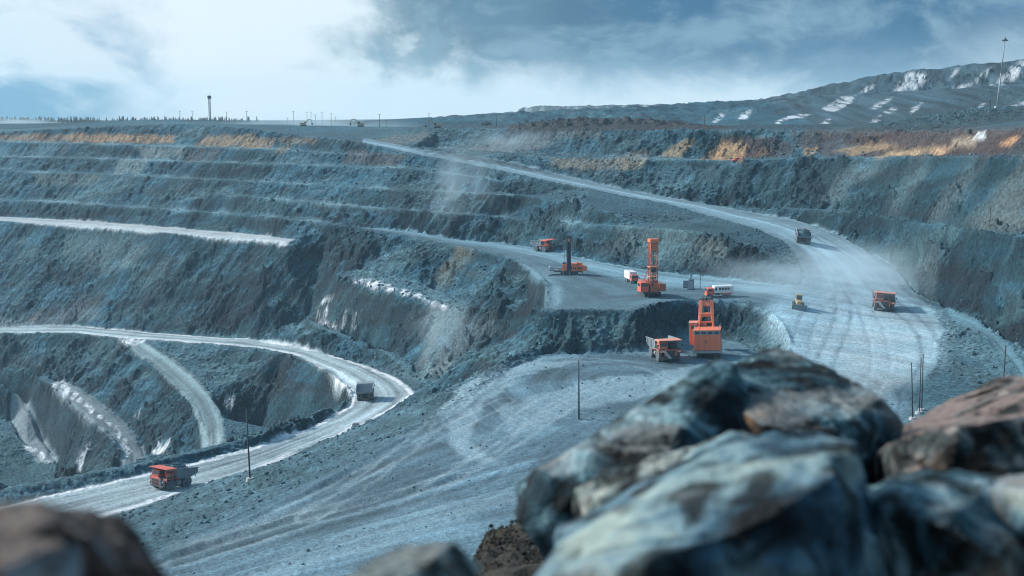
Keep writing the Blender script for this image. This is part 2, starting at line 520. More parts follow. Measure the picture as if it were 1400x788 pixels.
# irregular crests: warp the plan a little before reading the survey
wx = 1.6 * fbm(GX / 26, GY / 26, 3) + 3.2 * perlin(GX / 90 + 5, GY / 90)
wy = 1.6 * fbm(GX / 26 + 40, GY / 26 + 13, 3) + 3.2 * perlin(GX / 90 + 55, GY / 90 + 21)
calm = np.zeros(GX.shape, np.float32)
MASK = {}
for k, p in POLY.items():
    m = poly_mask(p, GX, GY)
    MASK[k] = m
    calm = np.maximum(calm, m.astype(np.float32))
calm_soft = blur(blur(calm, 8, 0), 5, 1)
warp = 1.0 - 0.85 * np.clip(calm_soft * 1.4, 0, 1)
fade = sst(GY, 1000, 1200)
warp = warp * (1 - fade)
Z = sample_tin(GX + wx * warp, GY + wy * warp)
bad = np.isnan(Z)
print('holes', bad.sum(), time.time() - _T0)
if bad.any():
    Z[bad] = -20
Z = blur(blur(Z, 1, 0), 1, 1)
inner = np.clip(blur(blur(calm, 16, 0), 12, 1) * 2 - 1, 0, 1)     # graded surfaces carry no sharp folds
Z = Z * (1 - inner) + blur(blur(blur(blur(Z, 14, 0), 10, 1), 10, 0), 8, 1) * inner

# slope, for where rock is rough and where it is driven flat
gy = np.gradient(Z, axis=0) / np.gradient(GY, axis=0)
gx = np.gradient(Z, axis=1) / np.gradient(GX, axis=1)
slope = np.sqrt(gx * gx + gy * gy)
slope_s = blur(blur(slope, 3, 0), 3, 1)
road = np.clip(calm_soft * 1.15, 0, 1)
rough = sst(slope_s, 0.10, 0.42) * (1 - 0.9 * road) + 0.07 * (1 - road)
far = sst(GY, 880, 1300)
ledge = np.zeros(GX.shape, np.float32)
for lp in LEDGES:
    ledge = np.maximum(ledge, poly_mask(lp, GX + wx * warp, GY + wy * warp).astype(np.float32))
ledge_s = blur(blur(ledge, 2, 0), 1, 1)
rough *= 1 - 0.85 * ledge_s
rub = np.zeros(GX.shape, np.float32)            # loose blasted rock between truck road and floor
rub_poly = LO[11:] + [FE[0]] + FE + [at(733, 472, D=386), at(700, 486, D=373), at(620, 529, D=346)]
rub = blur(blur(poly_mask(rub_poly, GX, GY).astype(np.float32), 6, 0), 4, 1)

# gullies run down the faces, slanting
along = GX - 0.75 * Z + 0.10 * GY
g1 = np.abs(perlin(along / 11 + 0.7 * perlin(GX / 24, GY / 24), Z / 34 + GY / 200))
g2 = np.abs(perlin(along / 4.6 + 31 + 0.5 * perlin(GX / 9, GY / 9), Z / 17 + GY / 120))
g3 = perlin(along / 1.9 + 11, Z / 8.0)
big = fbm(GX / 46 + 3, (GY + 1.5 * Z) / 46, 3)
med = fbm(GX / 13 + 8, (GY + Z) / 13, 3)
fin = fbm(GX / 3.6, (GY + Z) / 3.6, 3, 0.6)
ridge = 1 - 2 * np.abs(perlin(GX / 5.2 + 77, (GY + Z) / 5.2))
gz = sst(fbm(GX / 60 + 9, GY / 60 + 3, 2), -0.25, 0.35)         # where gullies are deep, where rubble rules
steep = sst(slope_s, 0.3, 0.75)
cliff = np.zeros(GX.shape, np.float32)           # blocky blasted faces, against the smoother dumped ones
cliff = sst(fbm(GX / 70 + 33, (GY + Z) / 70 + 8, 2), -0.1, 0.4)
plane = 1 - 0.62 * sst(GY, 600, 680) * sst(GX, 90, 20) * (GY < 900)      # the upper left faces were trimmed flat
# bedrock ribs standing out of the scree that has run down between them
oc = fbm(along / 15 + 50, Z / 26 + GY / 130, 3)
oc = sst(oc + 0.25 * fbm(GX / 4, (GY + Z) / 4, 2), 0.05, 0.22) * sst(blur(blur(slope_s, 6, 0), 4, 1), 0.35, 0.8) * (0.4 + 0.6 * plane)
jx, jy = GX + 0.8 * perlin(GX / 4, GY / 4), GY + 0.9 * Z + 0.8 * perlin(GX / 4 + 9, GY / 4)
b1 = blocks((jx - .5 * jy) / 5.5, (jy + .2 * jx) / 7.0); b2 = blocks((jx - .5 * jy) / 1.5, (jy + .2 * jx) / 1.9, 50)
cliff = cliff * plane
disp = rough * (1.5 * big * plane * (0.4 + steep) + (0.32 + 0.55 * cliff) * plane * med + (0.08 + 0.14 * cliff) * (1 - .4 * sst(GX / GY, 0.16, 0.24)) * fin + (0.10 + 0.5 * cliff + 0.95 * oc) * 0.78 * b1 + (0.30 + 0.25 * cliff + 0.75 * oc) * 0.58 * b2 + steep * plane * 1.2 * oc)
disp -= rough * steep * (3.0 * g1 + 1.4 * g2) * (0.25 + gz) * plane * (1 + 1.1 * sst(GX / GY, 0.16, 0.24))
disp += rough * steep * 0.4 * g3 * (1 - .7 * sst(GX / GY, 0.16, 0.24))
disp -= 0.75 * rub * (disp)
disp += rub * (0.35 * med + 0.10 * fin + 0.16 * b2 * sst(fbm(GX / 14, GY / 14, 2), -.2, .4)) * (1 - 0.8 * road)
# roads: windrow ripples and wheel ruts
disp += road * (0.14 * med + 0.04 * fin)
# loose rock pushed up along the edges of the driving surfaces
edge = np.clip(calm_soft * (1 - calm_soft) * 4, 0, 1)
disp += edge * (0.04 + 0.30 * np.clip(fin + 0.2, 0, 1)) * (GY > 300) * np.where(GY > 600, 0.5, 1.0)
disp *= (1 - 0.45 * far)
# heaps of tipped rock on the rim, ragged tops of the spoil heaps
pxa = 700 + GX / GY * FPX * CP
hp = sst(pxa, 690, 720) * sst(pxa, 965, 930) * sst(GY, 722, 742) * sst(GY, 820, 795)
disp += hp * (2.6 * np.abs(perlin(GX / 6.5 + 3, GY / 9)) + 0.9 * fbm(GX / 3, GY / 3, 2))
hp = sst(pxa, 1150, 1230) * sst(GY, 545, 575) * sst(GY, 720, 690)
disp += hp * (1.3 * np.abs(perlin(GX / 6 + 9, GY / 8)) + 0.6 * fbm(GX / 3, GY / 3, 2))
disp += sst(GY, 980, 1080) * (GX > -60) * (1.6 * fbm(GX / 13, GY / 26, 3))
disp += sst(GY, 640, 690) * sst(GY, 960, 860) * sst(pxa, 520, 600) * 0.5 * fbm(GX / 5, GY / 8, 3)
# a low windrow graded across the floor, and the ruts of turning trucks
def ridge_along(pts, h, w):
    global disp
    r1_ = np.searchsorted(rows, max(q[1] for q in pts) + 12)
    d_ = dist_poly(pts, GX[:r1_], GY[:r1_]) + 0.5 * fbm(GX[:r1_] / 6, GY[:r1_] / 6, 2)
    disp[:r1_] += h * np.exp(-(d_ / w) ** 2) * (0.75 + 0.5 * fbm(GX[:r1_] / 9, GY[:r1_] / 9, 2))


disp += 0
ridge_along([at(225, 760, z=-76), at(360, 718, z=-74), at(525, 683, z=-72.5), at(640, 652, z=-70.6)], 0.75, 1.3)
ridge_along([at(330, 790, z=-75), at(560, 728, z=-72), at(700, 690, z=-70)], 0.3, 1.0)
ridge_along([at(270, 742, z=-75.5), at(360, 700, z=-74), at(450, 654, z=-72), at(560, 596, z=-70)], 0.5, 1.1)
pvx, pvy = -120.0, 178.0
pang = np.arctan2(GY - pvy, GX - pvx) * 150.0
prad = np.hypot(GX - pvx, GY - pvy)
strk = perlin(pang / 6.5 + 0.4 * perlin(GX / 40, GY / 40), prad / 150) + 0.8 * perlin(pang / 2.6 + 3, prad / 90) + 0.6 * perlin(pang / 1.1 + 13, prad / 60)
cx, cy = at(860, 520, z=-68)[:2]
rad = np.hypot((GX - cx) * 1.0, (GY - cy) * 0.62) + 2.5 * fbm(GX / 40, GY / 40, 2)
arc = perlin(rad / 5.0, GX / 140) + 0.8 * perlin(rad / 1.9 + 7, GY / 100) + 0.5 * perlin(rad / 0.9 + 27, GY / 70)
sw = sst(GY, 262, 312)
flm = blur(blur(MASK['floor'].astype(np.float32), 4, 0), 4, 1)
disp += flm * (0.17 * (1 - sw) * strk + 0.12 * sw * arc + 0.05 * fin)
Z1 = Z + disp
print('relief done', time.time() - _T0)
# ---------------------------------------------------------------- colour of the ground, by place
PXg = 700 + GX / (GY * CP - Z1 * SP) * FPX
PYg = CY - (GY * SP + Z1 * CP) / (GY * CP - Z1 * SP) * FPX


W1, W2 = fbm(GX / 9, GY / 9 + Z1 / 5, 3), fbm(GX / 9 + 30, GY / 9 + Z1 / 5, 3)


def patch(pts, soft=2.0, dlo=0, dhi=9999, wob=5.0):
    """a soft-edged patch of ground outlined by its corners, on the surface between two depths"""
    out_ = np.zeros(GX.shape, np.float32)
    r0, r1 = np.searchsorted(rows, dlo), np.searchsorted(rows, dhi)
    xs = [p[0] for p in pts]
    k = max(1, int(soft))
    c0 = max(0, np.searchsorted(acol, (min(xs) - 712) / FPX / 0.96) - 25 - k) if min(xs) > 712 else max(0, np.searchsorted(acol, (min(xs) - 712) / FPX / 1.0 * 1.06) - 25 - k)
    c1 = min(ncol, np.searchsorted(acol, (max(xs) - 688) / FPX * (1.06 if max(xs) > 688 else 0.96)) + 25 + k)
    if r1 - r0 < 3 or c1 - c0 < 3:
        return out_
    nx = PXg[r0:r1, c0:c1] + wob * W1[r0:r1, c0:c1]
    ny = PYg[r0:r1, c0:c1] + wob * 0.6 * W2[r0:r1, c0:c1]
    ins = np.zeros(nx.shape, bool)
    n = len(pts)
    for i in range(n):
        x0, y0 = pts[i]; x1, y1 = pts[(i + 1) % n]
        if y0 == y1:
            continue
        c = ((y0 > ny) != (y1 > ny))
        xi = (x1 - x0) * (ny - y0) / (y1 - y0) + x0
        ins ^= c & (nx < xi)
    out_[r0:r1, c0:c1] = blur(blur(ins.astype(np.float32), k, 0), k, 1)
    return out_


def lay(C, m, rgb):
    hit = m > 0.003
    if not hit.any():
        return C
    r = np.where(hit.any(1))[0]; c = np.where(hit.any(0))[0]
    s_ = (slice(r[0], r[-1] + 1), slice(c[0], c[-1] + 1))
    mm = np.clip(m[s_], 0, 1)[..., None].astype(np.float32)
    C[s_] = C[s_] * (1 - mm) + np.array(rgb, np.float32) * mm
    return C


ROCK = (0.033, 0.084, 0.112)
C = np.empty(GX.shape + (3,), np.float32)
C[:] = ROCK
v = fbm(GX / 55 + 4, (GY + Z1) / 55, 4)
C *= (1 + 0.45 * v)[..., None]
v2 = fbm(along / 9, Z1 / 15 + GY / 80, 3)
C *= (1 + 0.55 * v2 * (0.3 + 0.7 * steep))[..., None]
# beds of darker and of greener rock
C = lay(C, sst(fbm(GX / 70 + 70, GY / 70 + Z1 / 9, 3), 0.22, 0.5) * 0.6, (0.018, 0.040, 0.051))
C = lay(C, sst(fbm(GX / 48 + 20, GY / 48 + Z1 / 14, 3), 0.2, 0.5) * 0.5, (0.105, 0.155, 0.168))
C = lay(C, sst(fbm(GX / 30 + 90, Z1 / 10 + GY / 200, 2), 0.38, 0.6) * 0.35, (0.085, 0.08, 0.085))
# scree and dust lying on the gentler faces and ledges are paler
dusty = sst(slope_s, 0.5, 0.08) * (GY < 900)
C = lay(C, dusty * 0.35, (0.115, 0.17, 0.195))
C = lay(C, blur(blur(rub, 4, 0), 4, 1) * 0.8, (0.055, 0.105, 0.135))
# facet light and shade put into colour: steep darker, flat paler with dust
gyf = np.gradient(Z1, axis=0) / np.gradient(GY, axis=0); gxf = np.gradient(Z1, axis=1) / np.gradient(GX, axis=1)
slope_f = np.sqrt(gyf * gyf + gxf * gxf)
hold = sst(slope_f, 0.85, 0.25) * (GY < 900)
bare = sst(slope_f, 0.9, 1.7) * (GY < 900)
C *= (1 - 0.45 * bare)[..., None]
C = lay(C, hold * rough * 0.75, (0.145, 0.205, 0.23))
C = lay(C, ledge_s * (1 - 0.75 * sst(GX / GY, 0.05, 0.16)) * (0.06 + 0.50 * sst(fbm(GX / 18, GY / 30, 3), -0.15, 0.45)), (0.30, 0.37, 0.40))
C *= 1.08 - oc[..., None] * np.array((0.60, 0.48, 0.44), np.float32)
scree = rough * sst(slope_s, 0.2, 0.5) * (1 - oc)
C *= (1 + 0.32 * scree * fbm(along / 2.2, Z1 / 20 + GY / 130, 3))[..., None]
C *= np.array((0.62, 0.84, 0.88), np.float32)
C = lay(C, blur(blur(rub, 3, 0), 3, 1) * 0.6 * sst(fbm(GX / 12, GY / 12, 3), -0.6, 0.3), (0.028, 0.060, 0.078))
# overburden: tan and rust beds under the rim
st = 0.5 + 0.5 * perlin(along / 6, Z1 / 30)
tn = (0.33, 0.215, 0.125)
for pts, s, col in [
    ([(-60, 184), (120, 184), (240, 186), (240, 197), (100, 194), (-60, 191)], 0.75, (0.30, 0.20, 0.125)),
    ([(80, 184), (235, 186), (238, 197), (100, 194)], 0.5, tn),
    ([(262, 199), (285, 187), (345, 185), (380, 192), (370, 203)], 0.85, (0.32, 0.235, 0.145)),
    ([(380, 188), (430, 190), (432, 196), (385, 198)], 0.5, (0.30, 0.22, 0.13)),
    ([(380, 200), (400, 198), (392, 208), (375, 210)], 0.7, (0.26, 0.22, 0.16)),
    ([(475, 206), (556, 212), (540, 227), (470, 224)], 0.7, (0.095, 0.075, 0.07)),
    ([(260, 205), (305, 205), (295, 222), (250, 222)], 0.6, (0.085, 0.075, 0.078)),
    ([(185, 202), (262, 203), (248, 217), (196, 216)], 0.75, (0.17, 0.215, 0.22)),
    ([(165, 218), (205, 219), (190, 238), (155, 238)], 0.75, (0.18, 0.24, 0.25)),
    ([(50, 238), (150, 239), (125, 254), (50, 252)], 0.55, (0.155, 0.195, 0.175)),
    ([(80, 198), (95, 199), (90, 212), (80, 211)], 0.8, (0.05, 0.055, 0.065)),
]:
    C = lay(C, patch(pts, 1, 600, 900, 4) * s * (0.55 + 0.45 * st), col)
for pts, s, col in [
    ([(900, 214), (936, 190), (948, 192), (930, 216)], 0.85, (0.33, 0.23, 0.12)),
    ([(955, 219), (975, 206), (990, 208), (980, 220)], 0.7, (0.30, 0.20, 0.11)),
    ([(972, 220), (986, 194), (1018, 193), (1024, 206), (1016, 220)], 1.0, (0.40, 0.255, 0.135)),
    ([(1030, 212), (1040, 202), (1056, 203), (1052, 212)], 0.8, (0.34, 0.22, 0.12)),
    ([(984, 188), (1062, 188), (1090, 200), (1080, 216), (1020, 216), (1022, 196), (984, 193)], 0.85, (0.075, 0.045, 0.038)),
    ([(1080, 180), (1400, 180), (1500, 190), (1500, 214), (1130, 214), (1085, 200)], 0.85, (0.070, 0.044, 0.038)),
    ([(1098, 202), (1118, 202), (1116, 212), (1100, 212)], 0.9, (0.40, 0.27, 0.15)),
    ([(1135, 206), (1200, 196), (1235, 200), (1170, 212)], 0.6, (0.34, 0.24, 0.13)),
    ([(1195, 216), (1215, 208), (1290, 200), (1290, 208), (1250, 212)], 0.85, (0.38, 0.28, 0.17)),
    ([(1265, 210), (1290, 202), (1310, 202), (1285, 213)], 0.8, (0.42, 0.27, 0.16)),
    ([(1365, 198), (1385, 185), (1396, 188), (1380, 200)], 0.9, (0.42, 0.24, 0.13)),
    ([(1300, 190), (1340, 186), (1330, 200), (1300, 202)], 0.7, (0.32, 0.27, 0.20)),
    ([(840, 215), (885, 205), (890, 214), (850, 218)], 0.5, (0.27, 0.20, 0.13)),
    ([(750, 216), (860, 217), (870, 232), (760, 230)], 0.55, (0.26, 0.225, 0.165)),
    ([(855, 217), (885, 216), (880, 230), (850, 232)], 0.6, (0.33, 0.26, 0.16)),
    ([(640, 206), (690, 188), (760, 190), (740, 206)], 0.5, (0.17, 0.12, 0.10)),
    ([(690, 178), (820, 178), (830, 190), (700, 190)], 0.55, (0.13, 0.098, 0.085)),
    ([(500, 192), (580, 180), (600, 192), (540, 198)], 0.35, (0.25, 0.18, 0.12)),
    ([(1100, 175), (1400, 172), (1500, 180), (1500, 186), (1100, 183)], 0.6, (0.085, 0.065, 0.06)),
]:
    C = lay(C, patch(pts, 1, 380, 860, 4) * s * (0.5 + 0.5 * st), col)
for pts, s, col, d0, d1 in [
    ([(640, 328), (652, 340), (618, 392), (592, 398), (600, 370)], 0.35, (0.27, 0.23, 0.13), 500, 640),
    ([(590, 402), (640, 432), (690, 440), (640, 480), (600, 512), (572, 520), (580, 470)], 0.55, (0.20, 0.255, 0.265), 440, 560),
    ([(850, 312), (940, 318), (990, 338), (1000, 360), (900, 360), (840, 345)], 0.45, (0.15, 0.21, 0.215), 440, 560),
    ([(955, 330), (985, 325), (990, 350), (965, 350)], 0.45, (0.15, 0.16, 0.135), 440, 560),
    ([(-20, 440), (60, 432), (120, 420), (140, 426), (90, 445), (20, 452)], 0.6, (0.23, 0.26, 0.26), 560, 760),
    ([(30, 430), (90, 418), (140, 402), (140, 410), (100, 428), (40, 444)], 0.5, (0.115, 0.098, 0.09), 560, 760),
    ([(90, 320), (190, 318), (200, 345), (170, 366), (90, 350)], 0.45, (0.15, 0.20, 0.205), 560, 760),
    ([(1205, 330), (1300, 345), (1270, 380), (1215, 360)], 0.4, (0.16, 0.215, 0.225), 360, 520),
    ([(1320, 300), (1400, 225), (1450, 260), (1400, 318), (1330, 314)], 0.4, (0.19, 0.22, 0.205), 300, 480),
]:
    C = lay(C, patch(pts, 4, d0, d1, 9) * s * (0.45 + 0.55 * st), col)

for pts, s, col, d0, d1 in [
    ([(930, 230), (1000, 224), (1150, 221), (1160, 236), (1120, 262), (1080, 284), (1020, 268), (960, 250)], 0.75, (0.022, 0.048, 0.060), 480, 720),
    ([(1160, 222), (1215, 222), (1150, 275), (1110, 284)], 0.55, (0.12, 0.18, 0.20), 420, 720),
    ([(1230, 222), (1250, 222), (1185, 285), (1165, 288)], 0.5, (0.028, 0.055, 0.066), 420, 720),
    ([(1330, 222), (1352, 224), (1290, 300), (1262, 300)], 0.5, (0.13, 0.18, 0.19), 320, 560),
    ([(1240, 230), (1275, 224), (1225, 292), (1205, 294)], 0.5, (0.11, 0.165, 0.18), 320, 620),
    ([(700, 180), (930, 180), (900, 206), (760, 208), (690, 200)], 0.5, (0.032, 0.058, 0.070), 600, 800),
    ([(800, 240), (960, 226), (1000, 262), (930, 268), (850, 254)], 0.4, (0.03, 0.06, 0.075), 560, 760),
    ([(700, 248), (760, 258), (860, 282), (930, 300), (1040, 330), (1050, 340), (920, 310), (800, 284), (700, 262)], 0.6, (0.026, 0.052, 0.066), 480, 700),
    ([(750, 424), (870, 425), (1030, 414), (1050, 450), (1010, 466), (910, 462), (860, 480), (760, 470)], 0.45, (0.024, 0.05, 0.064), 370, 440),  # alcove face darkened: its shade painted into the rock colour
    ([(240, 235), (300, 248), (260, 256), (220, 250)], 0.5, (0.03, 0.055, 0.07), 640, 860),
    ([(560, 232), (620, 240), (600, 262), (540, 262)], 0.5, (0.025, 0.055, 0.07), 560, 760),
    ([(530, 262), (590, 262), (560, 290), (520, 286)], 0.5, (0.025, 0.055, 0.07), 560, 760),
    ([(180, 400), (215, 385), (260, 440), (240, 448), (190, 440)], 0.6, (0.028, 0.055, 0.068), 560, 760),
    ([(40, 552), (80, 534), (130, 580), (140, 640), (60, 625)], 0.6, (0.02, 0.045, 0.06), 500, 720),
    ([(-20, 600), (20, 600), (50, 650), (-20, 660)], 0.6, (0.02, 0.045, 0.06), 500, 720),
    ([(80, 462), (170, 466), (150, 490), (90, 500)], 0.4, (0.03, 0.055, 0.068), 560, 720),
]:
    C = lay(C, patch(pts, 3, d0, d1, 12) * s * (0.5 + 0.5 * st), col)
# driving surfaces: pale dust, darker wheel lanes running along each road
DUST = np.array((0.30, 0.345, 0.37), np.float32)


def lanes(near, farl, m, n_lanes, seed, amp, wob=0.02):
    r = np.where(m.any(1))[0]
    if len(r) == 0:
        return None
    r0, r1 = r[0], r[-1] + 1
    X, Y = GX[r0:r1], GY[r0:r1]
    dn = dist_poly(near, X, Y); df = dist_poly(farl, X, Y)
    t = dn / np.maximum(dn + df, 0.01) + wob * fbm(X / 40, Y / 40, 2)
    s = perlin(t * n_lanes + seed, X / 90 + Y / 90 + seed) + 0.6 * perlin(t * n_lanes * 2.3 + seed * 2, X / 60 + Y / 60) + 0.4 * perlin(t * n_lanes * 5.1, X / 30 + Y / 30 + 5)
    return r0, r1, t, s * amp


def road_paint(C, key, near, farl, n_lanes, seed, base, amp, rut=0.0):
    m = MASK[key]
    got = lanes(near, farl, m, n_lanes, seed, amp)
    if got is None:
        return C
    r0, r1, t, s = got
    soft = blur(blur(m.astype(np.float32), 1, 0), 1, 1)[r0:r1]
    if key == 'haul':
        wide = blur(blur(m.astype(np.float32), 16, 0), 14, 1)[r0:r1]
        wide = wide * sst(GY[r0:r1], 315, 365)
        k = sst(GY[r0:r1], 470, 420)
        soft = soft * (1 - k) + wide * k
    mott = fbm(GX[r0:r1] / 14, GY[r0:r1] / 14, 4)
    f = np.clip(1 + s + 0.14 * mott, 0.35, 1.7)
    if rut:
        Z1[r0:r1] += (soft * rut * s).astype(np.float32)
    if key == 'platform':
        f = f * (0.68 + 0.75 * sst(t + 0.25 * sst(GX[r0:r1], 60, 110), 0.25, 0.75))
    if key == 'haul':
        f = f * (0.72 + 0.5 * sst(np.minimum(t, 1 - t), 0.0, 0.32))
    tgt = np.array(base, np.float32)[None, None] * f[..., None]
    e = np.clip(soft * 1.3, 0, 1)
    # ragged edge where loose rock has rolled in
    e = np.clip(e * (1.25 - 0.5 * sst(fbm(GX[r0:r1] / 3, GY[r0:r1] / 3, 2), 0.1, 0.5) * (np.minimum(t, 1 - t) < 0.12)), 0, 1)
    C[r0:r1] = C[r0:r1] * (1 - e[..., None]) + tgt * e[..., None]
    return C


# floor of the pit: sweeping turning tracks
m = MASK['floor']
fl = blur(blur(m.astype(np.float32), 3, 0), 3, 1)
fl_w = blur(blur(blur(blur(m.astype(np.float32), 12, 0), 9, 1), 8, 0), 6, 1)
near_rub = sst(dist_poly(FE[:-2], GX[:900], GY[:900]), 14, 6)
fl[:900] = fl[:900] * (1 - near_rub) + np.clip(fl_w[:900] + .25 * fbm(GX[:900] / 5, GY[:900] / 5, 3) * (fl_w[:900] * (1 - fl_w[:900]) * 4), 0, 1) * near_rub
tone = sw * arc * 0.36 + (1 - sw) * strk * 0.46 + 0.22 * fbm(GX / 22, GY / 22, 4)
pale = sst(fbm(GX / 45 + 12, GY / 30 + 2, 2), -0.35, 0.45)
fb = np.array((0.085, 0.152, 0.190), np.float32)[None, None] * (1 + tone)[..., None]
fb = fb * (0.85 + 0.45 * pale)[..., None]
C = C * (1 - fl[..., None]) + fb * fl[..., None]
for pts, s, col in [
    ([(600, 560), (640, 520), (720, 495), (800, 492), (720, 512), (665, 550), (640, 600), (690, 640), (620, 620)], 0.75, (0.22, 0.33, 0.38)),
    ([(680, 560), (800, 520), (900, 510), (960, 500), (900, 540), (790, 560), (700, 600)], 0.65, (0.21, 0.315, 0.365)),
    ([(480, 720), (700, 668), (720, 680), (560, 735), (400, 788), (330, 788)], 0.5, (0.18, 0.28, 0.325)),
    ([(566, 612), (600, 573), (603, 574), (571, 614)], 0.45, (0.30, 0.38, 0.42)),
    ([(440, 672), (560, 640), (620, 640), (560, 676), (450, 700), (380, 712)], 0.6, (0.05, 0.085, 0.11)),
    ([(230, 756), (360, 716), (520, 684), (522, 690), (360, 726), (232, 770)], 0.6, (0.045, 0.075, 0.095)),  # shade line of the graded windrow painted dark
    ([(230, 748), (360, 708), (440, 690), (520, 676), (522, 681), (360, 716), (232, 756)], 0.35, (0.20, 0.27, 0.30)),
    ([(740, 600), (800, 580), (900, 560), (860, 600), (780, 640), (730, 640)], 0.55, (0.06, 0.105, 0.135)),
]:
    C = lay(C, patch(pts, 2, 180, 400, 6) * s, col)
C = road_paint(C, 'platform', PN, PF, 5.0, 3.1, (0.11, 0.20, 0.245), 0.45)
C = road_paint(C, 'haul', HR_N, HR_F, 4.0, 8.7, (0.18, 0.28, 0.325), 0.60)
C = road_paint(C, 'benchroad', BR_N, BR_F, 3.0, 1.7, (0.38, 0.43, 0.45), 0.25)
C = road_paint(C, 'ramp1', R1_N, R1_F, 3.0, 4.2, (0.18, 0.255, 0.275), 0.5)
C = road_paint(C, 'ramp2', R2_N, R2_F, 3.0, 6.2, (0.19, 0.245, 0.265), 0.45)
C = road_paint(C, 'ramp3', R3_N, R3_F, 3.0, 9.2, (0.19, 0.245, 0.265), 0.45)
C = road_paint(C, 'track', POLY['track'][:5], POLY['track'][5:], 3.0, 5.2, (0.08, 0.165, 0.205), 0.35)
C = road_paint(C, 'lower', LO, LI, 5.5, 2.4, (0.28, 0.36, 0.39), 0.62, rut=0.10)
# the white scraped snow left along the edges of the lower road
dL = np.minimum(dist_poly(LI, GX[:900], GY[:900]), dist_poly(LO, GX[:900], GY[:900]))
wob = 0.7 * fbm(GX[:900] / 8, GY[:900] / 8, 3)
sn = sst(np.abs(dL - 1.2 + wob), 1.3, 0.4) * (MASK['lower'][:900]) * sst(fbm(GX[:900] / 30 + 3, GY[:900] / 30, 2), -0.5, 0.0)
C[:900] = lay(C[:900], sn * 0.75, (0.70, 0.72, 0.74))
for pts, s in [([(1110, 400), (1200, 400), (1260, 420), (1278, 460), (1250, 520), (1180, 560), (1110, 480)], 0.4)]:
    C = lay(C, patch(pts, 12, 300, 460, 10) * s * (0.6 + 0.5 * fbm(GX / 12, GY / 12, 3)), (0.42, 0.47, 0.49))
rad3 = np.hypot(GX - at(1100, 520, z=-65)[0], (GY - at(1100, 520, z=-65)[1]) * 0.8)
arc3 = perlin(rad3 / 4.0, GX / 100) + 0.6 * perlin(rad3 / 1.7, GY / 60)
C *= (1 + 0.30 * arc3 * blur(blur(MASK['haul'].astype(np.float32), 10, 0), 10, 1) * (GY < 470))[..., None]

# single tyre tracks left by the last trucks
def curve(pix, z):
    P_ = [np.array(at(px, py, z=zz)[:2]) for (px, py), zz in zip(pix, z)]
    P_ = [2 * P_[0] - P_[1]] + P_ + [2 * P_[-1] - P_[-2]]
    out_ = []
    for a, b, c, d in zip(P_[:-3], P_[1:-2], P_[2:-1], P_[3:]):
        for t in np.linspace(0, 1, 7)[:-1]:
            out_.append(tuple(0.5 * (2 * b + (c - a) * t + (2 * a - 5 * b + 4 * c - d) * t * t + (3 * b - a - 3 * c + d) * t ** 3)))
    return out_ + [tuple(P_[-2])]


def track_marks(C, pix, z0, z1, rgb, amt, gauge=2.3, w=0.75):
    pts = curve(pix, np.linspace(z0, z1, len(pix)))
    r0, r1 = np.searchsorted(rows, min(q[1] for q in pts) - 8), np.searchsorted(rows, max(q[1] for q in pts) + 8)
    a_ = [q[0] / q[1] for q in pts]
    c0, c1 = np.searchsorted(acol, min(a_) - .03), np.searchsorted(acol, max(a_) + .03)
    X, Y = GX[r0:r1, c0:c1], GY[r0:r1, c0:c1]
    d = dist_poly(pts, X, Y) + 0.35 * fbm(X / 9, Y / 9, 2)
    m = np.exp(-((d - gauge) / w) ** 2) * (0.55 + 0.6 * np.clip(fbm(X / 12 + 5, Y / 12, 3) + .3, 0, 1))
    Z1[r0:r1, c0:c1] -= (0.10 * m).astype(np.float32)
    full = np.zeros(GX.shape, np.float32); full[r0:r1, c0:c1] = m
    return lay(C, full * amt, rgb)


PT, DT_ = (0.27, 0.36, 0.40), (0.05, 0.09, 0.115)
for pix, z0, z1, rgb, amt in [
    ([(420, 712), (520, 650), (600, 590), (660, 534), (740, 503), (850, 500), (930, 516)], -73.5, -68, PT, .38),
    ([(460, 690), (560, 630), (625, 570), (690, 528), (780, 512), (880, 512)], -73, -68, DT_, .45),
    ([(560, 690), (660, 630), (720, 570), (790, 535), (900, 520)], -71.5, -68, PT, .3),
    ([(240, 772), (400, 728), (540, 690), (660, 640), (760, 570), (840, 520)], -76, -68, PT, .45),
    ([(330, 788), (520, 728), (660, 684), (760, 610), (830, 560)], -75, -68, DT_, .45),
    ([(250, 752), (370, 706), (470, 650), (560, 600), (640, 548)], -76, -68.5, DT_, .5),
    ([(300, 742), (420, 690), (520, 640), (600, 596), (690, 545)], -75.5, -68.2, PT, .4),
    ([(1240, 545), (1272, 490), (1266, 440), (1226, 396), (1160, 350), (1100, 322)], -65.5, -48.5, DT_, .55),
    ([(1180, 548), (1205, 490), (1200, 440), (1180, 390), (1130, 345)], -66, -50, PT, .5),
    ([(1120, 540), (1130, 480), (1150, 430), (1150, 385), (1110, 345)], -66.5, -50.5, DT_, .4),
    ([(1090, 500), (1105, 455), (1140, 420), (1190, 412), (1250, 424)], -65.5, -60.5, PT, .45),
    ([(1100, 400), (1020, 392), (940, 390), (860, 372), (760, 352), (690, 340)], -57.8, -57, PT, .5),
    ([(1080, 408), (1000, 402), (930, 404), (840, 400), (780, 390), (740, 378)], -58, -57.5, DT_, .4),
]:
    C = track_marks(C, pix, z0, z1, rgb, amt)

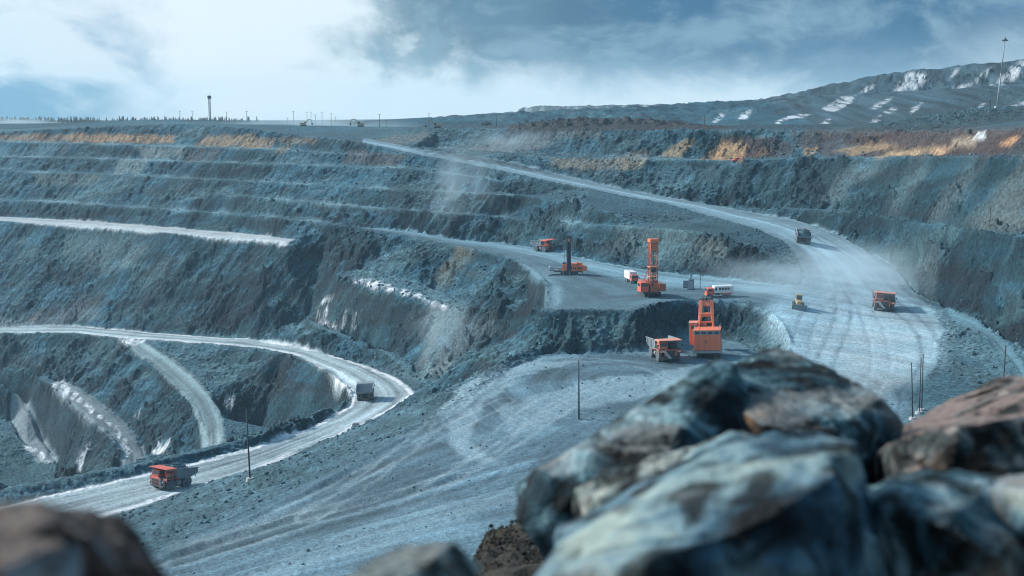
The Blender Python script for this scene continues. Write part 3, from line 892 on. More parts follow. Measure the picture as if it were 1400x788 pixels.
# snow: spoil-heap gullies, ice on the inner walls
snow = np.zeros(GX.shape, np.float32)
for pts, d0, d1 in [
    ([(1220, 124), (1243, 99), (1270, 99), (1271, 105), (1252, 123)], 930, 1120),
    ([(1176, 126), (1190, 117), (1200, 112), (1196, 118), (1182, 127)], 930, 1120),
    ([(1120, 150), (1150, 133), (1171, 131), (1160, 144), (1145, 153), (1132, 152)], 800, 1110),
    ([(1185, 150), (1205, 138), (1222, 132), (1212, 142), (1200, 149)], 800, 1110),
    ([(1242, 156), (1248, 148), (1261, 139), (1256, 147), (1246, 157)], 800, 1110),
    ([(1300, 122), (1330, 113), (1345, 100), (1362, 88), (1352, 99), (1336, 113), (1320, 120)], 900, 1110),
    ([(1296, 107), (1308, 95), (1312, 97), (1300, 106)], 900, 1110),
    ([(1350, 117), (1365, 111), (1385, 94), (1400, 84), (1420, 88), (1390, 108), (1376, 116)], 900, 1110),
    ([(1335, 148), (1346, 140), (1348, 142), (1342, 149)], 800, 1110),
    ([(1208, 154), (1220, 147), (1226, 149), (1216, 155)], 800, 1110),
    ([(1190, 168), (1198, 160), (1206, 156), (1202, 166), (1194, 171)], 800, 1110),
    ([(1120, 172), (1130, 164), (1136, 162), (1132, 170), (1125, 174)], 800, 1110),
    ([(1070, 162), (1090, 156), (1112, 156), (1100, 160), (1075, 164)], 800, 1110),
    ([(1060, 168), (1068, 163), (1072, 164), (1064, 170)], 800, 1110),
    ([(1374, 146), (1400, 140), (1420, 142), (1400, 149)], 800, 1110),
    ([(890, 152), (918, 144), (938, 144), (920, 151), (898, 153)], 1200, 1600),
    ([(945, 151), (953, 146), (958, 147), (950, 152)], 1200, 1600),
    ([(975, 168), (984, 156), (990, 155), (984, 167)], 850, 1600),
    ([(1008, 164), (1018, 152), (1026, 152), (1020, 165)], 850, 1600),
    ([(925, 168), (935, 155), (950, 154), (940, 167)], 1200, 1600),
    ([(880, 162), (895, 156), (905, 154), (890, 165)], 1200, 1600),
]:
    snow = np.maximum(snow, patch(pts, 1, d0, d1, 3) * 0.9)
for pts, d0, d1 in [
    ([(434, 434), (438, 414), (447, 408), (458, 407), (449, 414), (446, 430)], 480, 640),
    ([(466, 440), (470, 425), (475, 427), (470, 443)], 480, 640),
    ([(480, 450), (482, 430), (487, 428), (486, 447), (478, 455)], 480, 640),
    ([(424, 436), (440, 440), (472, 452), (470, 455), (438, 444)], 480, 640),
    ([(480, 381), (505, 382), (540, 392), (575, 402), (615, 420), (612, 424), (570, 408), (535, 398), (480, 385)], 480, 640),
    ([(104, 640), (108, 622), (120, 604), (122, 608), (116, 628), (112, 642)], 400, 700),
    ([(204, 618), (214, 610), (216, 598), (220, 600), (222, 612), (232, 600), (232, 614), (216, 622)], 400, 700),
    ([(308, 552), (312, 540), (322, 541), (318, 560), (312, 560)], 440, 700),
    ([(184, 570), (192, 556), (196, 555), (190, 570)], 400, 700),
    ([(70, 524), (90, 523), (112, 545), (140, 570), (138, 575), (112, 554), (85, 540)], 400, 700),
    ([(142, 572), (158, 580), (175, 606), (180, 625), (172, 624), (160, 595)], 400, 700),
    ([(160, 462), (198, 463), (190, 474), (172, 472)], 500, 720),
    ([(30, 608), (52, 612), (70, 634), (62, 636)], 400, 700),
]:
    brk = sst(fbm(GX / 5, GY / 5, 3), -0.45, 0.15)
    snow = np.maximum(snow, patch(pts, 1, d0, d1, 4) * (0.35 + 0.65 * brk))
# the patches break up along the gullies they lie in
snow *= sst(0.55 + 0.9 * fbm(along / 2.6, Z1 / 9 + GY / 60, 3) + 0.5 * fbm(GX / 1.7, GY / 1.7, 2), 0.1, 0.75)
hill_area = (((GY > 830) & (GX > 200) & (GX / GY > 0.02)) | ((GY > 1240) & (GX / GY > -0.14))).astype(np.float32)
strk2 = fbm(along / 7, Z1 / 22 + GY / 250, 4)
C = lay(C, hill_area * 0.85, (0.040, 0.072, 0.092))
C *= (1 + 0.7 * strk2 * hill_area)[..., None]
C = lay(C, hill_area * sst(GY, 1200, 1300) * 0.75, (0.105, 0.145, 0.165))  # far heap paled further: haze put into its colour
C = lay(C, hill_area * sst(strk2, 0.16, 0.42) * sst(slope_s, 0.12, 0.3) * (GY > 1150) * 0.8, (0.50, 0.58, 0.62))
C = lay(C, sst(PXg, 540, 640) * sst(GY, 650, 690) * sst(GY, 960, 900) * sst(slope_s, 0.35, 0.15) * 0.75, (0.034, 0.056, 0.066))
snow = np.maximum(snow, patch([(1331, 190), (1336, 181), (1349, 180), (1346, 190)], 1, 400, 640, 2) * .8)
C = lay(C, patch([(690, 179), (700, 171), (756, 165), (790, 160), (880, 161), (945, 169), (1000, 174), (1000, 179)], 1, 690, 830, 2) * 0.85, (0.040, 0.036, 0.036))
C = lay(C, patch([(1150, 180), (1180, 172), (1300, 154), (1420, 144), (1420, 172), (1300, 178)], 1, 540, 720, 3) * 0.6, (0.028, 0.042, 0.046))
C = lay(C, snow * (0.9 - 0.28 * hill_area), (0.68, 0.73, 0.77))
# moss-dark, brown plain beyond the left rim
C = lay(C, (GY > 1000) * (PXg < 480) * (GX < 0) * 0.85, (0.042, 0.062, 0.068))
C = np.clip(C, 0.008, 0.85)
print('colour done', time.time() - _T0)

# ---------------------------------------------------------------- one mesh per stretch of ground
def node_mat(name):
    m = bpy.data.materials.new(name)
    m.use_nodes = True
    nt = m.node_tree
    nt.nodes.clear()
    out = nt.nodes.new('ShaderNodeOutputMaterial')
    b = nt.nodes.new('ShaderNodeBsdfPrincipled')
    nt.links.new(b.outputs[0], out.inputs['Surface'])
    return m, nt, b


def ground_mat(name, s1, s2, contrast, bump, rough=0.95):
    m, nt, b = node_mat(name)
    N, L = nt.nodes, nt.links
    at_ = N.new('ShaderNodeAttribute'); at_.attribute_name = 'Col'
    tc = N.new('ShaderNodeTexCoord')
    n1 = N.new('ShaderNodeTexNoise'); n1.inputs['Scale'].default_value = s1; n1.inputs['Detail'].default_value = 5; n1.inputs['Roughness'].default_value = 0.68
    n2 = N.new('ShaderNodeTexVoronoi'); n2.inputs['Scale'].default_value = s2; n2.inputs['Randomness'].default_value = 1.0
    L.new(tc.outputs['Object'], n1.inputs['Vector']); L.new(tc.outputs['Object'], n2.inputs['Vector'])
    mr = N.new('ShaderNodeMapRange'); mr.inputs['From Min'].default_value = 0.3; mr.inputs['From Max'].default_value = 0.7
    mr.inputs['To Min'].default_value = 1 - contrast; mr.inputs['To Max'].default_value = 1 + contrast
    L.new(n1.outputs['Fac'], mr.inputs['Value'])
    hs = N.new('ShaderNodeSeparateColor'); L.new(n2.outputs['Color'], hs.inputs[0])
    mv = N.new('ShaderNodeMapRange'); mv.inputs['To Min'].default_value = 1 - contrast * 0.6; mv.inputs['To Max'].default_value = 1 + contrast * 0.6
    L.new(hs.outputs[0], mv.inputs['Value'])
    mu = N.new('ShaderNodeMath'); mu.operation = 'MULTIPLY'
    L.new(mr.outputs[0], mu.inputs[0]); L.new(mv.outputs[0], mu.inputs[1])
    vm = N.new('ShaderNodeVectorMath'); vm.operation = 'SCALE'
    L.new(at_.outputs['Color'], vm.inputs[0]); L.new(mu.outputs[0], vm.inputs['Scale'])
    L.new(vm.outputs[0], b.inputs['Base Color'])
    b.inputs['Roughness'].default_value = rough
    b.inputs['Specular IOR Level'].default_value = 0.25
    if bump:
        ad = N.new('ShaderNodeMath'); ad.operation = 'ADD'
        L.new(n1.outputs['Fac'], ad.inputs[0])
        sc = N.new('ShaderNodeMath'); sc.operation = 'MULTIPLY'; sc.inputs[1].default_value = -0.35
        L.new(n2.outputs['Distance'], sc.inputs[0]); L.new(sc.outputs[0], ad.inputs[1])
        bp = N.new('ShaderNodeBump'); bp.inputs['Strength'].default_value = 1.0; bp.inputs['Distance'].default_value = bump
        L.new(ad.outputs[0], bp.inputs['Height']); L.new(bp.outputs[0], b.inputs['Normal'])
    return m


M_rock = ground_mat('broken_rock', 0.9, 1.1, 0.5, 0.7)
M_road = ground_mat('dusty_road', 1.1, 2.6, 0.30, 0.16)
M_snow = ground_mat('snow', 0.55, 0.9, 0.35, 0.9)

region = np.zeros(GX.shape, np.int8)
REG = {0: ('terrain', M_rock)}
for i, (k, nm) in enumerate([('floor', 'pit_floor'), ('platform', 'working_bench'), ('haul', 'haul_road'), ('lower', 'haul_road'), ('benchroad', 'bench_road'),
                             ('ramp1', 'ramp_road'), ('ramp2', 'ramp_road'), ('ramp3', 'ramp_road'), ('track', 'track')], 1):
    region[MASK[k]] = i
    REG[i] = (nm, M_road)
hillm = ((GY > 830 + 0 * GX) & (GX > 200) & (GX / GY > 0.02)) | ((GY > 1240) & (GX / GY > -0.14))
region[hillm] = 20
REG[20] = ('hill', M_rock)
region[(snow > 0.55) & (GY < 720)] = 21
REG[21] = ('snow', M_snow)
region[(snow > 0.55) & (GY > 850)] = 22
REG[22] = ('snow', M_snow)

idx = np.arange(nrow * ncol, dtype=np.int32).reshape(nrow, ncol)
q = np.stack([idx[:-1, :-1], idx[:-1, 1:], idx[1:, 1:], idx[1:, :-1]], -1)
freg = region[:-1, :-1]
P3 = np.stack([GX, GY, Z1], -1).reshape(-1, 3).astype(np.float32)
C4 = np.concatenate([C, np.ones(C.shape[:2] + (1,), np.float32)], -1).reshape(-1, 4).astype(np.float32)


def mesh_from(name, quads, mat):
    used, inv = np.unique(quads.ravel(), return_inverse=True)
    me = bpy.data.meshes.new(name)
    me.vertices.add(len(used)); me.vertices.foreach_set('co', P3[used].ravel())
    nf = len(quads)
    me.loops.add(nf * 4); me.loops.foreach_set('vertex_index', inv.astype(np.int32).ravel())
    me.polygons.add(nf); me.polygons.foreach_set('loop_start', np.arange(0, nf * 4, 4, dtype=np.int32))
    me.update(calc_edges=True)
    a = me.color_attributes.new('Col', 'FLOAT_COLOR', 'POINT')
    a.data.foreach_set('color', C4[used].ravel())
    me.polygons.foreach_set('use_smooth', np.ones(nf, bool))
    me.materials.append(mat)
    o = bpy.data.objects.new(name, me)
    COL.objects.link(o)
    return o


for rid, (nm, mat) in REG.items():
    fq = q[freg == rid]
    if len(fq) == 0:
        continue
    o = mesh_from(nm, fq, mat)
    o['kind'] = 'stuff' if nm == 'snow' else 'structure'
    if nm == 'snow':
        o['label'] = 'white snow and ice lying in gullies of the pit walls' if rid == 21 else 'white snow streaks down the flank of the spoil heap'
        o['category'] = 'snow'
print('ground meshes done', time.time() - _T0)


def ground_z(x, y):
    a = x / y
    r = np.clip(np.searchsorted(rows, y) - 1, 0, nrow - 2); c = np.clip(np.searchsorted(acol, a) - 1, 0, ncol - 2)
    fr = (y - rows[r]) / (rows[r + 1] - rows[r]); fc = (a - acol[c]) / (acol[c + 1] - acol[c])
    return float((Z1[r, c] * (1 - fc) + Z1[r, c + 1] * fc) * (1 - fr) + (Z1[r + 1, c] * (1 - fc) + Z1[r + 1, c + 1] * fc) * fr)


def drop(px, py, D0, D1):
    """where the sight line through a pixel meets the ground between two depths"""
    a, s = ray(px, py)
    best, prev = None, None
    for D in np.arange(D0, D1, 0.5):
        d = s * D - ground_z(a * D, D)
        if prev is not None and prev > 0 >= d:
            return (a * D, float(D), ground_z(a * D, D))
        if best is None or abs(d) < best[0]:
            best = (abs(d), D)
        prev = d
    D = best[1]
    return (a * D, float(D), ground_z(a * D, D))


# ---------------------------------------------------------------- the air
def box_mesh(name, lo, hi):
    bm = bmesh.new()
    bmesh.ops.create_cube(bm, size=1.0)
    for v in bm.verts:
        v.co = Vector([lo[i] + (v.co[i] + 0.5) * (hi[i] - lo[i]) for i in range(3)])
    me = bpy.data.meshes.new(name); bm.to_mesh(me); bm.free()
    o = bpy.data.objects.new(name, me); COL.objects.link(o)
    return o


hz = box_mesh('haze', (-2400, -60, float(P3[:, 2].min()) - 1.0), (2400, 4300, 75))
hz['kind'] = 'stuff'
hm = bpy.data.materials.new('haze'); hm.use_nodes = True
hm.node_tree.nodes.clear()
ho = hm.node_tree.nodes.new('ShaderNodeOutputMaterial')
hv = hm.node_tree.nodes.new('ShaderNodeVolumePrincipled')
hv.inputs['Color'].default_value = (0.50, 0.80, 0.98, 1)
hv.inputs['Density'].default_value = 0.00010
hv.inputs['Anisotropy'].default_value = 0.25
hm.node_tree.links.new(hv.outputs[0], ho.inputs['Volume'])
hz.data.materials.append(hm)


def dust(label, c, r, dens, rz=0.0, tilt=0.0):
    bm = bmesh.new(); bmesh.ops.create_icosphere(bm, subdivisions=3, radius=1.0)
    me = bpy.data.meshes.new('dust'); bm.to_mesh(me); bm.free()
    o = bpy.data.objects.new('dust', me); COL.objects.link(o)
    o.location = c; o.scale = r; o.rotation_euler = (0, tilt, rz)
    o['kind'] = 'stuff'; o['label'] = label; o['category'] = 'dust'
    m = bpy.data.materials.new('dust'); m.use_nodes = True
    nt = m.node_tree; nt.nodes.clear()
    N, L = nt.nodes, nt.links
    out = N.new('ShaderNodeOutputMaterial'); v = N.new('ShaderNodeVolumePrincipled')
    v.inputs['Color'].default_value = (0.72, 0.89, 0.97, 1); v.inputs['Anisotropy'].default_value = 0.2
    tc = N.new('ShaderNodeTexCoord'); ln = N.new('ShaderNodeVectorMath'); ln.operation = 'LENGTH'; L.new(tc.outputs['Object'], ln.inputs[0])
    fall = N.new('ShaderNodeMapRange'); fall.interpolation_type = 'SMOOTHSTEP'
    fall.inputs['From Min'].default_value = 1.0; fall.inputs['From Max'].default_value = 0.0; L.new(ln.outputs['Value'], fall.inputs['Value'])
    nz = N.new('ShaderNodeTexNoise'); nz.inputs['Scale'].default_value = 2.4; nz.inputs['Detail'].default_value = 3
    mp = N.new('ShaderNodeMapping'); mp.inputs['Location'].default_value = (c[0], c[1], c[2]); L.new(tc.outputs['Object'], mp.inputs[0]); L.new(mp.outputs[0], nz.inputs['Vector'])
    mr = N.new('ShaderNodeMapRange'); mr.inputs['From Min'].default_value = 0.35; mr.inputs['From Max'].default_value = 0.68; mr.inputs['To Max'].default_value = dens; L.new(nz.outputs['Fac'], mr.inputs['Value'])
    mu = N.new('ShaderNodeMath'); mu.operation = 'MULTIPLY'; L.new(fall.outputs[0], mu.inputs[0]); L.new(mr.outputs[0], mu.inputs[1])
    L.new(mu.outputs[0], v.inputs['Density']); L.new(v.outputs[0], out.inputs['Volume'])
    me.materials.append(m)
    return o


def mid(px, py, D):
    return at(px, py, D=D)


dust('pale dust hanging over the junction of bench and wide haul road', mid(1110, 385, 436), (44, 38, 11), 0.06)
dust('dust trail drifting over the wide haul road behind the oncoming truck', mid(1165, 365, 475), (32, 46, 11), 0.05)
dust('thin plume of dust rising up the spur below the haul road', mid(628, 262, 615), (22, 20, 30), 0.04, 0, 0.25)
dust('low dust blowing across the rim where the haul road tops out', mid(430, 176, 860), (75, 50, 11), 0.045)
dust('dust blowing off the far haul road along the right wall', mid(705, 196, 715), (36, 22, 10), 0.05)
dust('faint dust drifting down the pale scree left of the shovel', mid(604, 452, 498), (17, 16, 17), 0.035)
dust('pale dust cloud on the plain at the far left', mid(25, 172, 1040), (42, 30, 8), 0.08)

# ---------------------------------------------------------------- building kit
class MB:
    """collects shapes and links them as one mesh object"""
    def __init__(self):
        self.bm = bmesh.new()

    def _put(self, verts, mat):
        for v in verts:
            v.co = mat @ v.co

    def box(self, c, s, rot=(0, 0, 0), taper=None):
        g = bmesh.ops.create_cube(self.bm, size=1.0)['verts']
        for v in g:
            if taper and v.co.z > 0:
                v.co.x *= taper[0]; v.co.y *= taper[1]
        m = Matrix.Translation(c) @ Matrix.Rotation(rot[2], 4, 'Z') @ Matrix.Rotation(rot[1], 4, 'Y') @ Matrix.Rotation(rot[0], 4, 'X') @ Matrix.Diagonal((s[0], s[1], s[2], 1))
        self._put(g, m)
        return self

    def bar(self, p0, p1, w, h=None):
        p0, p1 = Vector(p0), Vector(p1); d = p1 - p0
        g = bmesh.ops.create_cube(self.bm, size=1.0)['verts']
        q = d.to_track_quat('Z', 'Y').to_matrix().to_4x4()
        self._put(g, Matrix.Translation((p0 + p1) / 2) @ q @ Matrix.Diagonal((w, h or w, d.length, 1)))
        return self

    def tube(self, p0, p1, r0, r1=None, seg=14):
        p0, p1 = Vector(p0), Vector(p1); d = p1 - p0
        g = bmesh.ops.create_cone(self.bm, cap_ends=True, segments=seg, radius1=r0, radius2=r0 if r1 is None else r1, depth=d.length)['verts']
        q = d.to_track_quat('Z', 'Y').to_matrix().to_4x4()
        self._put(g, Matrix.Translation((p0 + p1) / 2) @ q)
        return self

    def prism(self, pts, y0, y1):               # an outline in x and z pushed from y0 to y1
        a = [self.bm.verts.new((x, y0, z)) for x, z in pts]; b = [self.bm.verts.new((x, y1, z)) for x, z in pts]
        n = len(pts)
        self.bm.faces.new(a); self.bm.faces.new(b[::-1])
        for i in range(n):
            self.bm.faces.new((a[i], b[i], b[(i + 1) % n], a[(i + 1) % n]))
        return self

    def lathe_y(self, prof, c, seg=28):         # rings (radius, y) about the y axis through c
        rings = []
        for r, y in prof:
            rings.append([self.bm.verts.new((c[0] + r * math.cos(t * 2 * math.pi / seg), c[1] + y, c[2] + r * math.sin(t * 2 * math.pi / seg))) for t in range(seg)])
        for A, B in zip(rings[:-1], rings[1:]):
            for i in range(seg):
                self.bm.faces.new((A[i], A[(i + 1) % seg], B[(i + 1) % seg], B[i]))
        self.bm.faces.new(rings[0]); self.bm.faces.new(rings[-1][::-1])
        return self

    def ball(self, c, r, sub=2, sc=(1, 1, 1), jag=0.0, seed=0):
        g = bmesh.ops.create_icosphere(self.bm, subdivisions=sub, radius=r)['verts']
        rr = random.Random(seed)
        for v in g:
            k = 1 + jag * (rr.random() - 0.5) * 2
            v.co = Vector((v.co.x * sc[0] * k + c[0], v.co.y * sc[1] * k + c[1], v.co.z * sc[2] * k + c[2]))
        return self

    def build(self, name, mat, parent=None, bevel=0.0, smooth=False, label=None):
        bmesh.ops.recalc_face_normals(self.bm, faces=self.bm.faces)
        me = bpy.data.meshes.new(name)
        self.bm.to_mesh(me); self.bm.free()
        me.materials.append(mat)
        if smooth:
            me.polygons.foreach_set('use_smooth', [True] * len(me.polygons))
        o = bpy.data.objects.new(name, me); COL.objects.link(o)
        if parent is not None:
            o.parent = parent
        if bevel:
            b = o.modifiers.new('bevel', 'BEVEL'); b.width = bevel; b.segments = 1; b.limit_method = 'ANGLE'
        if label:
            o['label'] = label
        return o


def thing(name, label, cat, loc=(0, 0, 0), rz=0.0, group=None, scale=1.0):
    o = bpy.data.objects.new(name, None); COL.objects.link(o)
    o.location = loc; o.rotation_euler = (0, 0, rz); o.scale = (scale,) * 3
    o['label'] = label; o['category'] = cat
    if group:
        o['group'] = group
    return o


def tag(o, label, cat, group=None):
    o['label'] = label; o['category'] = cat
    if group:
        o['group'] = group
    return o


def copy_tree(o, parent=None):
    c = o.copy(); COL.objects.link(c)
    if parent is not None:
        c.parent = parent
    for ch in [x for x in list(COL.objects) if x.parent is o]:
        copy_tree(ch, c)
    return c


def place(o, px, py, D0, D1, az, label, scale=None, sink=0.05, pitch=True):
    """stand a thing on the ground seen at a pixel, its front (+x) turned to compass angle az (0 away from the camera, 90 to the right)"""
    p = drop(px, py, D0, D1)
    h = (math.sin(R(az)), math.cos(R(az)))
    L = 3.5 * (scale or 1)
    o.location = (p[0], p[1], p[2] - sink)
    rz = math.atan2(h[1], h[0])
    o.rotation_euler = (0, 0, rz)
    if pitch:
        def zz(x, y):
            return sum(ground_z(x + i, y + j) for i in (-1, 0, 1) for j in (-1, 0, 1)) / 9.0
        f = zz(p[0] + h[0] * L, p[1] + h[1] * L); b = zz(p[0] - h[0] * L, p[1] - h[1] * L)
        l = zz(p[0] - h[1] * L * .6, p[1] + h[0] * L * .6); r = zz(p[0] + h[1] * L * .6, p[1] - h[0] * L * .6)
        pt = max(-0.16, min(0.16, math.atan2(f - b, 2 * L))); rl = max(-0.1, min(0.1, math.atan2(l - r, 2.4 * L * .5)))
        o.rotation_euler = (Matrix.Rotation(rz, 3, 'Z') @ Matrix.Rotation(-pt, 3, 'Y') @ Matrix.Rotation(rl, 3, 'X')).to_euler()
        o.location.z = (f + b + 2 * zz(p[0], p[1])) / 4 - sink
    if scale:
        o.scale = (scale,) * 3
    if label:
        o['label'] = label
    return o


def paint(name, rgb, dust=0.35, rough=0.55, dust_rgb=(0.24, 0.26, 0.27), metal=0.0, scale=1.2):
    m, nt, b = node_mat(name)
    N, L = nt.nodes, nt.links
    tc = N.new('ShaderNodeTexCoord')
    n = N.new('ShaderNodeTexNoise'); n.inputs['Scale'].default_value = scale; n.inputs['Detail'].default_value = 6; n.inputs['Roughness'].default_value = 0.65
    L.new(tc.outputs['Object'], n.inputs['Vector'])
    mr = N.new('ShaderNodeMapRange'); mr.inputs['From Min'].default_value = 0.35; mr.inputs['From Max'].default_value = 0.72
    mr.inputs['To Min'].default_value = dust * 0.25; mr.inputs['To Max'].default_value = min(1, dust * 1.6)
    L.new(n.outputs['Fac'], mr.inputs['Value'])
    mx = N.new('ShaderNodeMix'); mx.data_type = 'RGBA'
    mx.inputs[6].default_value = (*rgb, 1); mx.inputs[7].default_value = (*dust_rgb, 1)
    L.new(mr.outputs[0], mx.inputs['Factor']); L.new(mx.outputs[2], b.inputs['Base Color'])
    b.inputs['Roughness'].default_value = rough
    b.inputs['Metallic'].default_value = metal
    return m


M = {
    'orange': paint('orange_paint', (0.82, 0.165, 0.05), 0.22),
    'red': paint('red_orange_paint', (0.70, 0.105, 0.05), 0.18),
    'rust': paint('faded_rust_paint', (0.46, 0.125, 0.055), 0.35, dust_rgb=(0.20, 0.12, 0.09)),
    'pale': paint('dusty_canopy', (0.72, 0.22, 0.11), 0.35, dust_rgb=(0.56, 0.42, 0.36)),
    'tray': paint('dusty_steel', (0.16, 0.20, 0.23), 0.45, 0.7, dust_rgb=(0.27, 0.31, 0.33)),
    'dark': paint('dark_steel', (0.028, 0.036, 0.044), 0.25, 0.6, dust_rgb=(0.10, 0.12, 0.13)),
    'blue_dark': paint('dark_blue_steel', (0.018, 0.035, 0.06), 0.15, 0.5, dust_rgb=(0.08, 0.10, 0.12)),
    'tyre': paint('dusty_rubber', (0.045, 0.052, 0.06), 0.6, 0.9, dust_rgb=(0.17, 0.20, 0.215)),
    'rim': paint('wheel_steel', (0.14, 0.17, 0.19), 0.5, 0.7),
    'glass': paint('cab_glass', (0.03, 0.045, 0.06), 0.15, 0.12, dust_rgb=(0.16, 0.20, 0.22)),
    'white': paint('white_paint', (0.72, 0.74, 0.74), 0.15, 0.5),
    'grey': paint('grey_paint', (0.30, 0.34, 0.36), 0.3, 0.6),
    'light': paint('lamp_glass', (0.75, 0.75, 0.70), 0.1, 0.2),
    'yellow': paint('faded_yellow_paint', (0.50, 0.32, 0.10), 0.5, dust_rgb=(0.34, 0.33, 0.29)),
    'bluegrey': paint('blue_grey_paint', (0.13, 0.22, 0.30), 0.2, 0.6),
    'wood': paint('weathered_wood', (0.045, 0.042, 0.042), 0.3, 0.9, dust_rgb=(0.10, 0.10, 0.10)),
    'concrete': paint('concrete', (0.42, 0.44, 0.44), 0.3, 0.9),
    'lining': paint('sky_paled_steel', (0.20, 0.25, 0.29), 0.4, 0.6, dust_rgb=(0.32, 0.37, 0.40)),  # body steel made lighter: sky reflection put into its colour, with dust
    'load': None,
}
lm, lnt, lb = node_mat('mined_rock')
_n = lnt.nodes.new('ShaderNodeTexNoise'); _n.inputs['Scale'].default_value = 2.2; _n.inputs['Detail'].default_value = 5
_t = lnt.nodes.new('ShaderNodeTexCoord'); lnt.links.new(_t.outputs['Object'], _n.inputs['Vector'])
_r = lnt.nodes.new('ShaderNodeValToRGB'); _r.color_ramp.elements[0].position = 0.3; _r.color_ramp.elements[1].position = 0.7
_r.color_ramp.elements[0].color = (0.03, 0.07, 0.09, 1); _r.color_ramp.elements[1].color = (0.10, 0.19, 0.225, 1)
lnt.links.new(_n.outputs['Fac'], _r.inputs[0]); lnt.links.new(_r.outputs[0], lb.inputs['Base Color']); lb.inputs['Roughness'].default_value = 0.95
M['load'] = lm


# ---------------------------------------------------------------- haul trucks
def wheel(root, c, r, w, inner):
    """tyre with lugs, a rim set in its outer face"""
    s = -1 if c[1] < 0 else 1
    t = MB()
    t.lathe_y([(r * .60, -w / 2), (r * .90, -w / 2), (r, -w * .34), (r, w * .34), (r * .90, w / 2), (r * .60, w / 2)], c)
    for k in range(22):
        a = k * 2 * math.pi / 22
        t.box((c[0] + r * math.cos(a), c[1], c[2] + r * math.sin(a)), (0.10, w * .9, 0.16), (0, -a, 0))
    o = t.build('wheel', M['tyre'], root)
    if not inner:
        q = MB()
        q.lathe_y([(r * .58, -0.05), (r * .58, w * .36), (r * .50, w * .40), (r * .42, w * .22), (r * .22, w * .24), (r * .2, w * .42), (r * .05, w * .44)] if s > 0 else
                  [(r * .58, 0.05), (r * .58, -w * .36), (r * .50, -w * .40), (r * .42, -w * .22), (r * .22, -w * .24), (r * .2, -w * .42), (r * .05, -w * .44)], c)
        q.build('rim', M['rim'], o)
    return o


